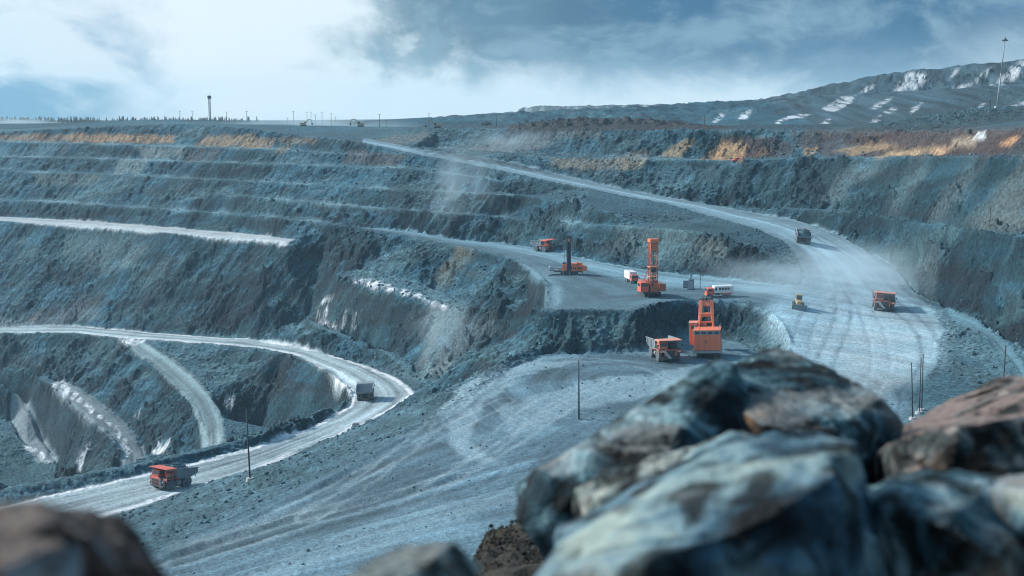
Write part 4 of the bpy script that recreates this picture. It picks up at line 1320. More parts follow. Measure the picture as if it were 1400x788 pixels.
def dump_truck(label, group, style):
    root = thing('dump_truck', label, 'dump truck', group=group)
    r = 1.5
    for x, ys in ((3.05, ((-2.45, 0), (2.45, 0))), (-2.35, ((-2.6, 0), (-1.55, 1), (1.55, 1), (2.6, 0)))):
        for y, inn in ys:
            wheel(root, (x, y, r), r, 0.98, inn)
    f = MB()
    for s in (-1, 1):
        f.box((0.2, s * .95, 2.0), (8.6, .45, .7))
    for x in (-3.6, -1.0, 1.2, 3.9):
        f.box((x, 0, 2.0), (.5, 2.0, .5))
    f.tube((3.05, -2.0, r), (3.05, 2.0, r), .33)
    f.tube((-2.35, -2.6, r), (-2.35, 2.6, r), .55)
    f.ball((-2.35, 0, r), .85, 2)
    for s in (-1, 1):
        f.tube((1.0, s * 1.2, 1.7), (-0.6, s * 1.2, 3.2), .2)
    f.build('chassis', M['dark'], root)
    tk = MB(); tk.tube((0.2, -2.4, 1.75), (1.25, -2.4, 1.75), .62)
    tk.build('fuel_tank', M['tray'], root)
    tk = MB(); tk.box((.5, 2.4, 1.7), (1.5, .9, 1.1)); tk.build('hydraulic_tank', M['tray'], root)
    dk = MB()
    dk.box((3.1, 0, 3.32), (3.9, 6.2, .14))
    dk.build('deck', M['dark'], root)
    P_ = M['orange'] if style == 'ladder' else M['red']
    for s in (-1, 1):                            # mudguards over the front wheels, open at the sides
        fe = MB()
        fe.box((3.2, s * 2.55, 3.17), (3.8, 1.25, .16))
        fe.box((5.0, s * 2.5, 2.86), (.2, 1.3, .62))
        fe.box((1.35, s * 2.6, 2.75), (.12, 1.0, .8))
        fe.build('mudguard', P_, root, 0.03)
    if style == 'ladder':
        nose = MB()
        nose.box((4.75, 0, 2.25), (1.0, 2.5, 2.1))
        nose.build('grille', M['dark'], root, 0.05)
        fr = MB()
        fr.box((5.29, -1.42, 2.5), (.12, .34, 1.6)); fr.box((5.29, 1.42, 2.5), (.12, .34, 1.6)); fr.box((5.29, 0, 3.34), (.14, 3.1, .18))
        fr.build('grille_frame', P_, root)
        bu = MB(); bu.box((5.2, 0, 1.15), (.5, 4.6, .42)); bu.build('bumper', M['dark'], root, 0.04)
        la = MB()
        for s in (-.28, .28):
            la.bar((5.55, -2.0 + s, 3.3), (5.62, -0.1 + s, 1.1), .14, .16)
        for k in range(9):
            t = (k + .5) / 9
            la.box((5.58, -2.0 + 1.9 * t, 3.3 - 2.2 * t), (.22, .6, .07))
        la.build('ladder', M['light'], root)
        for s in (-1, 1):
            hl = MB(); hl.box((5.12, s * 2.45, 2.85), (.10, .55, .28)); hl.build('headlight', M['light'], root, 0.02)
        cab_c, cab_s = (3.3, -1.6, 4.25), (2.1, 2.2, 1.75)
    else:
        nose = MB()
        nose.box((4.75, -0.75, 2.35), (1.3, 3.0, 2.0))
        nose.build('bonnet', P_, root, 0.06)
        gr = MB()
        gr.box((5.43, -.75, 2.62), (.10, 2.3, .62)); gr.box((5.43, -.75, 1.82), (.10, 2.3, .66))
        gr.build('grille', M['dark'], root)
        bu = MB(); bu.box((5.2, 0, 1.12), (.6, 4.9, .4)); bu.box((5.0, 1.75, 2.1), (.7, 1.8, 1.5)); bu.box((5.0, -2.6, 2.1), (.6, .5, 1.3))
        bu.build('bumper', M['dark'], root, 0.04)
        for y in (-2.55, 1.9):
            hl = MB(); hl.box((5.4, y, 2.35), (.08, .4, .26)); hl.build('headlight', M['light'], root, 0.02)
        la = MB()
        for s in (-.25, .25):
            la.bar((5.38, 1.15 + s, 3.3), (5.5, 1.15 + s, .7), .07)
        for k in range(7):
            la.box((5.43, 1.15, 0.8 + k * .38), (.16, .5, .05))
        la.build('ladder', M['grey'], root)
        cab_c, cab_s = (4.1, -1.1, 4.28), (2.3, 2.5, 1.8)
    cx, cy, cz = cab_c; sx, sy, sz = cab_s
    cb = MB()
    cb.prism([(cx - sx / 2, cz - sz / 2), (cx + sx / 2, cz - sz / 2), (cx + sx / 2, cz - sz * .15), (cx + sx / 2 - .35, cz + sz / 2), (cx - sx / 2, cz + sz / 2)], cy - sy / 2, cy + sy / 2)
    cab = cb.build('cab', P_, root, 0.05)
    w = MB()
    w.prism([(cx + sx / 2 + .015, cz - sz * .10), (cx + sx / 2 + .05, cz - sz * .10), (cx + sx / 2 - .26, cz + sz * .40), (cx + sx / 2 - .30, cz + sz * .40)], cy - sy / 2 + .18, cy + sy / 2 - .18)
    for s in (-1, 1):
        w.box((cx - .1, cy + s * (sy / 2 + .012), cz + .22), (sx * .62, .05, sz * .46))
    w.build('window', M['glass'], cab)
    d = MB(); d.box((cx - .35, cy - sy / 2 - .02, cz - .1), (.85, .035, sz * .86)); d.build('door', P_, cab)
    for y in (-3.3, 3.3):
        mi = MB(); mi.bar((4.6, y * .93, 3.4), (4.75, y, 4.4), .06); mi.box((4.75, y, 4.35), (.12, .34, .62)); mi.build('mirror', M['dark'], root)
    for y in (-3.0, 3.0):
        ra = MB()
        for x in (1.6, 2.8, 4.0, 5.0):
            ra.tube((x, y, 3.38), (x, y, 4.35), .03, seg=6)
        ra.bar((1.6, y, 4.35), (5.0, y, 4.35), .05); ra.bar((1.6, y, 3.9), (5.0, y, 3.9), .04)
        ra.build('railing', M['grey'], root)
    air = MB(); air.box((2.6, 1.5, 3.9), (1.7, 1.8, 1.0)); air.tube((3.5, 2.2, 3.7), (3.5, 1.0, 3.7), .38); air.build('engine_housing', M['dark'] if style == 'ladder' else M['red'], root, 0.05)
    # the tipping body: floor, flared sides with ribs, headboard and the canopy over the cab
    tr = MB()
    tr.prism([(-5.9, 3.55), (-5.1, 3.2), (-2.6, 2.55), (.9, 2.75), (1.55, 3.9), (1.45, 3.96), (.75, 3.0), (-2.6, 2.8), (-5.1, 3.45), (-5.85, 3.8)], -2.9, 2.9)
    tr.prism([(1.55, 3.9), (1.7, 5.6), (1.55, 5.6), (1.4, 3.9)], -3.1, 3.1)
    side = [(-5.9, 3.55), (-5.1, 3.2), (-2.6, 2.55), (.9, 2.75), (1.55, 3.9), (1.7, 5.6), (.6, 5.45), (-5.9, 4.85)]
    for s in (-1, 1):
        tr.prism(side, s * 2.9, s * 3.1)
        for x in (-4.9, -3.7, -2.5, -1.3, -.1):
            tr.box((x, s * 3.17, 3.95 + .06 * x), (.24, .14, 2.0))
        tr.box((-2.65, s * 3.2, 5.14), (6.7, .22, .24), (0, -.092, 0))
    for x in (-4.5, -3.3, -2.1, -.9, .3):
        tr.box((x, 0, 2.52 if x > -2.6 else 2.5 - (x + 2.6) * .25), (.26, 5.6, .22))
    body = tr.build('dump_body', M['tray'], root, 0.02)
    li = MB()
    li.prism([(-5.8, 3.83), (-5.1, 3.48), (-2.6, 2.83), (.72, 3.03), (1.36, 3.98), (1.5, 5.58), (1.38, 5.58), (1.26, 4.02), (.68, 3.1), (-2.6, 2.9), (-5.1, 3.55), (-5.8, 3.9)], -2.88, 2.88)
    li.build('body_lining', M['lining'], body)
    ca = MB()
    ca.prism([(1.6, 5.45), (5.35, 5.72), (5.4, 5.88), (1.6, 5.7)], -3.15, 3.15)
    for s in (-1, 1):
        ca.box((3.4, s * 3.12, 5.55), (3.7, .12, .3), (0, -.07, 0))
    ca.build('canopy', M['pale'] if style == 'ladder' else P_, body, 0.02)
    return root


def rock_load(truck, label, hi=2.1):
    """broken rock heaped in a truck's tipping body; it rests there and is a thing of its own"""
    m = MB(); rr = random.Random(5)
    bm = m.bm
    n, k = 26, 18
    grid = []
    for i in range(n + 1):
        row = []
        for j in range(k + 1):
            u, v = i / n, j / k
            x = -5.2 + 6.6 * u; y = -2.8 + 5.6 * v
            h = hi * (max(0, math.sin(math.pi * min(1, u * 1.02))) ** .8) * (max(0, math.sin(math.pi * v)) ** .75) * (0.6 + .5 * u)
            z = 4.35 + .09 * x + h + (rr.random() - .5) * .34
            row.append(bm.verts.new((x + (rr.random() - .5) * .1, y, z)))
        grid.append(row)
    for i in range(n):
        for j in range(k):
            bm.faces.new((grid[i][j], grid[i + 1][j], grid[i + 1][j + 1], grid[i][j + 1]))
    rim = [grid[i][0] for i in range(n + 1)] + [grid[n][j] for j in range(1, k + 1)] + [grid[i][k] for i in range(n - 1, -1, -1)] + [grid[0][j] for j in range(k - 1, 0, -1)]
    low = [bm.verts.new((v.co.x * .93 - .1, v.co.y * .93, 3.35)) for v in rim]
    for i in range(len(rim)):
        j = (i + 1) % len(rim)
        bm.faces.new((rim[i], rim[j], low[j], low[i]))
    bm.faces.new(low)
    for _ in range(60):
        u, v = .15 + .8 * rr.random(), .12 + .76 * rr.random()
        q = grid[int(u * n)][int(v * k)].co
        m.ball(q + Vector((0, 0, .05)), .18 + .3 * rr.random(), 1, (1, .8, .7), .3, rr.random())
    o = m.build('rock_load', M['load'])
    o.matrix_world = Matrix.Translation(truck.location) @ truck.rotation_euler.to_matrix().to_4x4() @ Matrix.Diagonal((*truck.scale, 1))
    return tag(o, label, 'rock load', 'rock heaped in the haul trucks')


HG = 'haul trucks working in the pit'
ta = dump_truck('', HG, 'ladder')
tb = dump_truck('', HG, 'cab')
place(ta, 908, 490, 340, 420, 168, 'empty orange dump truck waiting beside the big shovel, its tail flaring up', 1.04)
t2_ = copy_tree(ta); place(t2_, 1207, 422, 395, 470, 191, 'dump truck coming head-on down the wide haul road, pale canopy and diagonal front ladder', 1.0)
t3_ = copy_tree(ta); place(t3_, 500, 546, 420, 500, -4, 'grey dusty dump truck seen from behind inside the hairpin bend', .90)
t4_ = copy_tree(ta); place(t4_, 1097, 332, 495, 570, 6, 'dark dump truck driving away up the haul road heaped with rock', .84)
place(tb, 236, 666, 290, 350, 213, 'orange-cabbed dump truck with rock load on the pale lower road', .90)
t6_ = copy_tree(tb); place(t6_, 743, 343, 520, 600, 136, 'red-orange dump truck crossing the drilling bench at its far side', .83)
for tr_ in (t3_, t4_):
    for ch in [x for x in COL.objects if x.parent is not None and x.parent.parent is tr_ and x.name.startswith('canopy')]:
        ch.material_slots[0].link = 'OBJECT'; ch.material_slots[0].material = M['tray']; ch['label'] = 'dust-grey canopy'
rock_load(tb, 'dark broken rock heaped in the truck on the lower road')
rock_load(t4_, 'bluish broken rock heaped in the truck driving away up the haul road', 2.3)


# ---------------------------------------------------------------- rope shovel
def crawler(root, c, L, W, H, name='track'):
    m = MB()
    r = H / 2
    pts = []
    for k in range(9):
        a = -math.pi / 2 + math.pi * k / 8
        pts.append((c[0] + L / 2 - r + r * math.cos(a), c[2] + r * math.sin(a)))
    for k in range(9):
        a = math.pi / 2 + math.pi * k / 8
        pts.append((c[0] - L / 2 + r + r * math.cos(a), c[2] + r * math.sin(a)))
    m.prism(pts, c[1] - W / 2, c[1] + W / 2)
    n = int(L / .45)
    for k in range(n):
        x = c[0] - L / 2 + r + (L - 2 * r) * k / max(1, n - 1)
        for z in (c[2] - r, c[2] + r):
            m.box((x, c[1], z), (.22, W * 1.02, .12))
    return m.build(name, M['dark'], root)


def rope_shovel():
    root = thing('rope_shovel', 'big orange mining shovel with tall boom digging into the dark alcove', 'excavator')
    for s in (-1, 1):
        crawler(root, (0, s * 2.5, .85), 7.6, 1.4, 1.7)
    u = MB(); u.box((0, 0, 1.2), (4.6, 4.0, 1.0)); u.tube((0, 0, 1.6), (0, 0, 2.2), 2.1); u.build('undercarriage', M['dark'], root)
    p = MB(); p.box((-.6, 0, 2.45), (10.2, 7.6, .5)); p.box((-5.0, 0, 2.35), (1.6, 8.2, .9)); p.build('revolving_platform', M['grey'], root, .05)
    h = MB(); h.box((-2.7, 0, 4.95), (6.6, 7.4, 4.5)); hs = h.build('house', M['orange'], root, .06)
    g = MB()
    for y in (-2.4, -.8, .8, 2.4):
        g.box((-6.03, y, 4.9), (.06, .05, 4.2))
    g.box((-6.04, .3, 5.2), (.07, .7, .9)); g.box((-6.04, .3, 2.8), (.05, 7.3, .10))
    g.build('panel_seam', M['rust'], hs)
    tp = MB(); tp.box((-2.7, 0, 7.75), (6.5, 7.3, 1.08)); top = tp.build('ventilation_storey', M['grey'], hs, .04)
    wv = MB()
    for y in (-2.65, -.88, .88, 2.65):
        wv.box((-6.0, y, 7.72), (.10, 1.35, .66))
    for x in (-4.8, -3.2, -1.6):
        for s in (-1, 1):
            wv.box((x, s * 3.68, 7.72), (1.1, .10, .66))
    wv.build('window', M['glass'], top)
    rf = MB(); rf.box((-2.7, 0, 8.40), (6.9, 7.6, .18)); rf.build('roof', M['orange'], hs, .03)
    dr = MB(); dr.box((-4.6, 3.74, 4.0), (.9, .06, 2.2)); dr.build('door', M['rust'], hs)
    # side tower with the operator's cab ahead on the left
    c = MB(); c.box((1.6, 4.15, 6.4), (3.4, 2.2, 6.2)); cab = c.build('cab', M['orange'], root, .06)
    cw = MB(); cw.box((3.34, 4.15, 8.3), (.08, 1.8, 1.3)); cw.box((1.8, 5.28, 8.3), (2.4, .06, 1.2)); cw.box((-.13, 4.15, 8.4), (.06, 1.2, .9)); cw.build('window', M['glass'], cab)
    cr = MB(); cr.box((1.6, 4.15, 9.6), (3.8, 2.5, .16)); cr.build('roof', M['pale'], cab)
    # boom rising to the front, gantry behind it
    b = MB()
    for s in (-1, 1):
        b.bar((1.4, s * 2.0 + .7, 3.0), (8.0, s * 1.55 + .7, 14.6), .95, 1.2)
    for t, hgt in ((.10, 1.4), (.46, .9), (.70, .9), (.94, 1.7)):
        x, z = 1.4 + 6.6 * t, 3.0 + 11.6 * t
        b.box((x, .7, z), (.9, 4.0 - 1.0 * t, hgt), (0, .5, 0))
    boom = b.build('boom', M['orange'], root, .05)
    sh = MB()
    for y in (-.3, .7, 1.7):
        sh.lathe_y([(.4, -.16), (.85, -.16), (.9, 0), (.85, .16), (.4, .16)], (8.4, y, 15.1), 20)
    sh.tube((8.4, -1.2, 15.1), (8.4, 2.6, 15.1), .2)
    sh.build('sheave', M['dark'], boom)
    a = MB()
    for s in (-1, 1):
        a.bar((-.6, s * 2.1 + .5, 7.9), (1.9, s * 1.7 + .5, 11.6), .6, .8)
        a.bar((2.8, s * 2.1 + .5, 3.0), (1.9, s * 1.7 + .5, 11.6), .5, .6)
    a.box((1.9, .5, 11.5), (.8, 4.2, .9)); a.box((.7, .5, 9.7), (.5, 4.4, .5))
    a.build('gantry', M['orange'], root, .04)
    ro = MB()
    for y in (-.6, -.2, 1.2, 1.6):
        ro.tube((1.9, y, 12.0), (8.3, y, 15.9), .07, seg=6)
    ro.build('cable', M['dark'], root)
    st = MB()
    for s in (-1, 1):
        st.bar((2.2, s * .75 - .3, 10.2), (11.6, s * .75 - .3, 5.4), .5, .7)
    st.lathe_y([(.3, -.9), (1.25, -.9), (1.25, .9), (.3, .9)], (4.7, -.3, 9.0), 20)
    st.build('dipper_stick', M['dark'], root)
    bk = MB()
    bk.prism([(10.8, 5.9), (13.2, 6.1), (13.6, 3.2), (13.2, 3.0), (12.9, 5.6), (11.2, 5.5), (10.9, 3.6), (10.5, 3.6)], -1.9, 1.3)
    for y in (-1.9, 1.3):
        bk.prism([(10.8, 5.9), (13.2, 6.1), (13.6, 3.2), (10.5, 3.6)], y - .1, y + .1)
    bk.build('bucket', M['dark'], root, .04)
    ra = MB()
    for s in (-1, 1):
        for x in (-5.8, -4, -2.2, -.4):
            ra.tube((x, s * 3.5, 8.45), (x, s * 3.5, 9.4), .03, seg=6)
        ra.bar((-5.8, s * 3.5, 9.4), (-.4, s * 3.5, 9.4), .05)
    ra.bar((-5.8, -3.5, 9.4), (-5.8, 3.5, 9.4), .05)
    ra.build('railing', M['grey'], root)
    return root


place(rope_shovel(), 969, 487, 372, 400, 11, None, 0.98)


# ---------------------------------------------------------------- drill rigs
def lattice(m, x0, y0, z0, x1, y1, z1, n, w):
    for sx in (x0, x1):
        for sy in (y0, y1):
            m.bar((sx, sy, z0), (sx, sy, z1), w)
    for k in range(n):
        za, zb = z0 + (z1 - z0) * k / n, z0 + (z1 - z0) * (k + 1) / n
        for sx in (x0, x1):
            a, b = (y0, y1) if k % 2 else (y1, y0)
            m.bar((sx, a, za), (sx, b, zb), w * .6); m.bar((sx, y0, zb), (sx, y1, zb), w * .6)
        for sy in (y0, y1):
            a, b = (x0, x1) if k % 2 else (x1, x0)
            m.bar((a, sy, za), (b, sy, zb), w * .6); m.bar((x0, sy, zb), (x1, sy, zb), w * .6)


def drill_rig_tall():
    root = thing('drill_rig', 'rust-orange drill rig with tall lattice mast standing near the bench edge', 'drill rig', group='drill rigs on the working bench')
    for s in (-1, 1):
        crawler(root, (0, s * 2.1, .6), 6.0, 1.0, 1.2)
    u = MB(); u.box((0, 0, 1.25), (7.4, 4.8, .5)); u.build('platform', M['dark'], root)
    h = MB(); h.box((-1.9, .2, 3.1), (4.6, 5.0, 3.1)); hs = h.build('machine_house', M['rust'], root, .06)
    g = MB()
    for y in (-1.6, -.4, .8, 2.0):
        g.box((-4.23, y, 3.1), (.05, .8, 1.9))
    for x in (-3.6, -2.4, -1.2):
        g.box((x, -2.33, 3.1), (.85, .05, 1.9)); g.box((x, 2.73, 3.1), (.85, .05, 1.9))
    g.build('shutter', M['dark'], hs)
    c = MB(); c.box((2.4, -3.1, 3.2), (3.2, 2.6, 3.0)); cab = c.build('cab', M['red'], root, .06)
    w = MB(); w.box((4.03, -3.1, 3.9), (.06, 2.0, .9)); w.box((2.4, -4.43, 3.9), (2.2, .06, .9)); w.build('window', M['glass'], cab)
    e = MB(); e.box((2.0, 2.9, 2.9), (4.0, 1.9, 2.3)); e.box((3.2, .1, 2.4), (1.6, 2.4, 1.6)); e.build('dust_collector', M['rust'], root, .06)
    m = MB(); lattice(m, 1.7, -1.15, 1.4, 3.7, 1.15, 17.2, 10, .20)
    mast = m.build('mast', M['rust'], root)
    mc = MB(); mc.box((2.7, 0, 17.5), (2.5, 2.9, 1.0)); mc.box((2.7, 0, 15.6), (1.5, 1.9, 2.2)); mc.build('mast_head', M['orange'], mast, .05)
    ro = MB(); ro.tube((2.7, 0, .5), (2.7, 0, 16), .16); ro.tube((2.2, .6, 2.0), (2.2, .6, 11), .14); ro.tube((2.2, -.6, 2.0), (2.2, -.6, 11), .14); ro.box((2.7, 0, 8.6), (1.4, 1.6, 1.6)); ro.box((2.7, 0, 6.0), (1.2, 1.8, .5))
    ro.build('drill_rod', M['dark'], mast)
    pb = MB()
    for z in (6.3, 9.4):
        pb.box((2.7, 0, z), (2.5, 2.9, .28))
    pb.build('clamp', M['pale'], mast)
    sb = MB()
    for s in (-1, 1):
        sb.bar((-2.6, s * 1.0, 4.6), (1.8, s * 1.0, 9.2), .2)
    sb.build('brace', M['rust'], root)
    j = MB()
    for x in (-3.6, 3.8):
        for s in (-1, 1):
            j.tube((x, s * 1.6, 0.05), (x, s * 1.6, 1.6), .2); j.tube((x, s * 1.6, 0), (x, s * 1.6, .14), .45)
    j.build('jack', M['dark'], root)
    for y in (-2.2, 2.6):
        ra = MB()
        for x in (-4.1, -2.9, -1.7, -.5):
            ra.tube((x, y, 4.65), (x, y, 5.6), .03, seg=6)
        ra.bar((-4.1, y, 5.6), (-.5, y, 5.6), .05)
        ra.build('railing', M['grey'], root)
    return root


def drill_rig_low():
    root = thing('drill_rig', 'low orange drill rig with dark blue mast and flat deck, further left on bench', 'drill rig', group='drill rigs on the working bench')
    for s in (-1, 1):
        crawler(root, (.6, s * 1.5, .55), 6.4, .8, 1.1)
    u = MB(); u.box((.4, 0, 1.3), (10.4, 3.6, .4)); u.build('platform', M['dark'], root)
    dk = MB(); dk.box((-4.3, 0, 1.65), (4.4, 3.4, .28))
    for k in range(6):
        dk.box((-6.0 + k * .7, -1.5, 2.0), (.08, .08, .8))
    dk.bar((-6.1, -1.5, 2.4), (-2.4, -1.5, 2.4), .07)
    dk.box((-3.0, .6, 2.1), (1.6, 1.4, .7)); dk.build('deck', M['tray'], root)
    pl = MB(); pl.prism([(-6.6, 1.5), (-8.0, .2), (-8.1, .3), (-7.0, 2.9), (-6.6, 3.0)], -1.6, 1.6); pl.build('ramp_plate', M['white'], root)
    h = MB()
    h.box((2.2, 0, 2.9), (2.6, 3.4, 2.8)); h.box((4.7, .1, 2.6), (2.3, 3.2, 2.2)); h.tube((3.2, -.4, 4.2), (5.4, -.4, 4.0), .6); h.box((-1.0, -.2, 2.8), (1.9, 3.2, 2.5))
    hs = h.build('engine_house', M['orange'], root, .08)
    g = MB()
    for x in (1.5, 2.3, 3.0, 4.1, 5.0):
        g.box((x, -1.73, 2.6), (.45, .06, 1.0))
    g.build('vent', M['dark'], hs)
    pc = MB(); pc.box((6.4, 0, 2.45), (1.3, 2.8, 1.8)); pc.tube((6.9, -.7, 2.4), (7.1, -.7, 2.4), .4); pc.build('compressor', M['orange'], root, .08)
    c = MB(); c.box((-1.2, -.4, 4.0), (1.5, 1.7, 1.5)); cab = c.build('cab', M['grey'], root, .05)
    w = MB(); w.box((-1.2, -1.27, 4.2), (1.1, .05, .8)); w.box((-1.97, -.4, 4.2), (.05, 1.3, .8)); w.build('window', M['glass'], cab)
    m = MB(); lattice(m, -.05, -1.9, .8, 1.15, -.9, 14.0, 12, .24)
    for k in range(3):
        m.tube((.2 + .3 * k, -1.4, 1.2), (.2 + .3 * k, -1.4, 12.5), .16)
    m.box((.55, -1.4, 4.5), (.9, .7, 6.0))
    mast = m.build('mast', M['blue_dark'], root)
    hd = MB(); hd.box((.55, -1.4, 12.9), (1.3, 1.2, .9)); hd.build('rotary_head', M['orange'], mast, .04)
    cp = MB(); cp.box((.55, -1.4, 14.25), (2.0, 1.3, .5)); cp.build('mast_cap', M['blue_dark'], mast)
    ro = MB(); ro.tube((-1.0, -1.4, 1.4), (-1.0, -1.4, 11.2), .09, seg=8); ro.tube((-.45, -1.4, 1.4), (-.45, -1.4, 12.2), .07, seg=8); ro.box((-.8, -1.4, 11.1), (1.4, .15, .15))
    ro.build('drill_rod', M['dark'], mast)
    j = MB()
    for x in (-1.6, .9, 5.4):
        for s in (-1, 1):
            j.tube((x, s * 1.95, 0), (x, s * 1.95, 1.7), .17); j.tube((x, s * 1.95, 0), (x, s * 1.95, .12), .4)
    j.build('jack', M['tray'], root)
    return root


place(drill_rig_tall(), 888, 404.5, 405, 450, 165, None, 1.0, pitch=False)
place(drill_rig_low(), 776, 375.5, 455, 520, 95, None, .95, pitch=False)


# ---------------------------------------------------------------- lorries, bus, plant
def road_wheel(root, c, r=.6, w=.4):
    t = MB(); t.lathe_y([(r * .55, -w / 2), (r * .92, -w / 2), (r, -w * .3), (r, w * .3), (r * .92, w / 2), (r * .55, w / 2)], c, 20)
    o = t.build('wheel', M['tyre'], root)
    q = MB(); s = 1 if c[1] > 0 else -1
    q.lathe_y([(r * .54, s * .02), (r * .54, s * w * .42), (r * .3, s * w * .3), (r * .1, s * w * .46)], c, 16); q.build('rim', M['rim'], o)


def lorry(name, label, cat, crew):
    root = thing(name, label, cat)
    axles = (3.0, -1.4, -2.7) if not crew else (2.9, -1.6, -2.9)
    for x in axles:
        for s in (-1, 1):
            road_wheel(root, (x, s * 1.05, .6))
    f = MB(); f.box((.2, 0, 1.0), (7.6, .9, .3)); f.box((.6, 0, .95), (1.2, 2.2, .55)); f.build('chassis', M['dark'], root)
    c = MB()
    c.prism([(2.1, 1.0), (4.2, 1.0), (4.25, 1.9), (4.0, 2.85), (2.1, 2.9)], -1.2, 1.2)
    cab = c.build('cab', M['red'], root, .05)
    w = MB(); w.prism([(4.26, 1.95), (4.29, 1.95), (4.06, 2.7), (4.02, 2.7)], -1.05, 1.05)
    for s in (-1, 1):
        w.box((3.1, s * 1.21, 2.3), (1.1, .04, .65))
    w.build('windscreen', M['glass'], cab)
    b = MB(); b.box((4.25, 0, .8), (.3, 2.4, .4)); b.build('bumper', M['dark'] if not crew else M['red'], root, .03)
    for s in (-1, 1):
        l = MB(); l.box((4.42, s * .85, .85), (.05, .3, .2)); l.build('headlight', M['light'], root)
        mi = MB(); mi.box((4.1, s * 1.42, 2.1), (.1, .2, .5)); mi.bar((4.1, s * 1.2, 2.4), (4.1, s * 1.42, 2.35), .04); mi.build('mirror', M['dark'], root)
    bx = MB()
    if crew:
        bx.box((-1.15, 0, 2.35), (6.1, 2.5, 2.1)); bx.box((-1.15, 0, 3.42), (5.9, 2.2, .14))
    else:
        bx.box((-1.1, 0, 2.45), (6.2, 2.55, 2.5))
    body = bx.build('box_body', M['white'], root, .08)
    if crew:
        for s in (-1, 1):
            for x in (-2.6, -1.7, -.8, .1):
                wi = MB(); wi.box((x, s * 1.27, 2.65), (.74, .05, .72)); wi.build('window', M['glass'], body)
            wi = MB(); wi.box((1.35, s * 1.27, 2.6), (.55, .05, .8)); wi.build('window', M['glass'], body)
        d = MB(); d.box((-3.6, -1.27, 2.4), (.7, .05, 1.7)); d.build('door', M['grey'], body)
        k = MB(); k.box((-2.2, -1.15, 1.15), (3.6, .3, .45)); k.box((-2.2, 1.15, 1.15), (3.6, .3, .45)); k.box((1.4, -1.1, 1.1), (1.0, .4, .5)); k.build('side_locker', M['red'], root)
    else:
        d = MB(); d.box((-4.22, 0, 2.4), (.05, 2.3, 2.1)); d.build('rear_door', M['grey'], body)
    return root


place(lorry('box_truck', 'small white box truck with red cab parked left of the tall drill rig', 'truck', False), 863, 386.5, 430, 500, 168, None, 1.02)
place(lorry('crew_bus', 'white crew bus truck with red cab and side windows, parked above the shovel', 'bus', True), 983, 405.5, 400, 460, 261, None, 1.0)


def bulldozer():
    root = thing('bulldozer', 'yellowish bulldozer half lost in dust at the mouth of the wide haul road', 'bulldozer')
    for s in (-1, 1):
        crawler(root, (0, s * 1.15, .6), 4.2, .65, 1.2)
    b = MB(); b.box((.7, 0, 1.55), (2.5, 1.35, 1.3)); b.build('engine_hood', M['yellow'], root, .06)
    c = MB(); c.box((-1.0, 0, 2.6), (1.6, 1.7, 1.9), taper=(.85, .9)); cab = c.build('cab', M['yellow'], root, .05)
    w = MB(); w.box((-.24, 0, 2.8), (.06, 1.3, .9), (0, -.07, 0)); w.box((-1.0, .83, 2.8), (1.0, .05, .9)); w.box((-1.0, -.83, 2.8), (1.0, .05, .9)); w.build('window', M['glass'], cab)
    bl = MB(); bl.prism([(2.6, .1), (2.75, .15), (2.55, .8), (2.75, 1.5), (2.6, 1.55), (2.4, .8)], -2.0, 2.0)
    bl.build('blade', M['tray'], root)
    a = MB()
    for s in (-1, 1):
        a.bar((-.6, s * 1.6, .6), (2.5, s * 1.6, .6), .25)
    a.tube((1.4, 0, 2.0), (2.5, 0, 1.2), .1); a.build('push_arm', M['yellow'], root)
    e = MB(); e.tube((1.0, .35, 2.2), (1.0, .35, 3.2), .1); e.build('exhaust', M['dark'], root)
    return root


place(bulldozer(), 1091, 421, 390, 450, 185, None, 1.12)


def far_excavator(label):
    root = thing('excavator', label, 'excavator', group='yellow excavators on the far rim')
    for s in (-1, 1):
        crawler(root, (0, s * 1.3, .55), 4.6, .7, 1.1)
    b = MB(); b.box((-.5, 0, 2.1), (4.4, 2.9, 1.5)); b.build('house', M['yellow'], root, .08)
    c = MB(); c.box((1.2, .95, 2.8), (1.5, 1.0, 1.7)); c.build('cab', M['glass'], root, .05)
    a = MB(); a.bar((1.4, -.2, 2.2), (4.3, -.2, 5.6), .55); a.bar((4.2, -.2, 5.5), (6.6, -.2, 5.2), .5); a.build('boom', M['yellow'], root)
    s_ = MB(); s_.bar((6.4, -.2, 5.5), (7.4, -.2, 2.4), .4); s_.build('stick', M['yellow'], root)
    k = MB(); k.prism([(7.0, 2.6), (7.7, 2.6), (8.0, 1.4), (7.2, 1.0), (6.7, 1.6)], -.8, .5); k.build('bucket', M['dark'], root)
    return root


ex = far_excavator('')
place(ex, 598, 175.5, 760, 900, 268, 'yellow excavator on the far rim beside a pole, behind the haul road', .85)
e2 = copy_tree(ex); place(e2, 415, 172.5, 760, 960, 95, 'yellow excavator on the rim among the cluster of poles', .7)
e3 = copy_tree(ex); place(e3, 493, 173.5, 780, 940, 268, 'small pale excavator on the rim between the pole cluster and a lone pole', .8)


def pickup():
    root = thing('pickup', 'small red pickup parked below the tan patch on the far right bench', 'pickup')
    for x in (1.4, -1.5):
        for s in (-1, 1):
            road_wheel(root, (x, s * .85, .4), .4, .26)
    b = MB(); b.prism([(-2.6, .5), (2.5, .5), (2.5, 1.05), (1.1, 1.15), (.5, 1.75), (-.9, 1.75), (-1.1, 1.1), (-2.6, 1.1)], -.92, .92); bd = b.build('body', M['red'], root, .06)
    w = MB(); w.box((-.2, .93, 1.42), (1.2, .03, .42)); w.box((-.2, -.93, 1.42), (1.2, .03, .42)); w.bar((1.08, 0, 1.2), (.55, 0, 1.7), 1.6, .05); w.build('window', M['glass'], bd)
    return root


place(pickup(), 1008, 219.5, 600, 660, 270, None, 1.0)

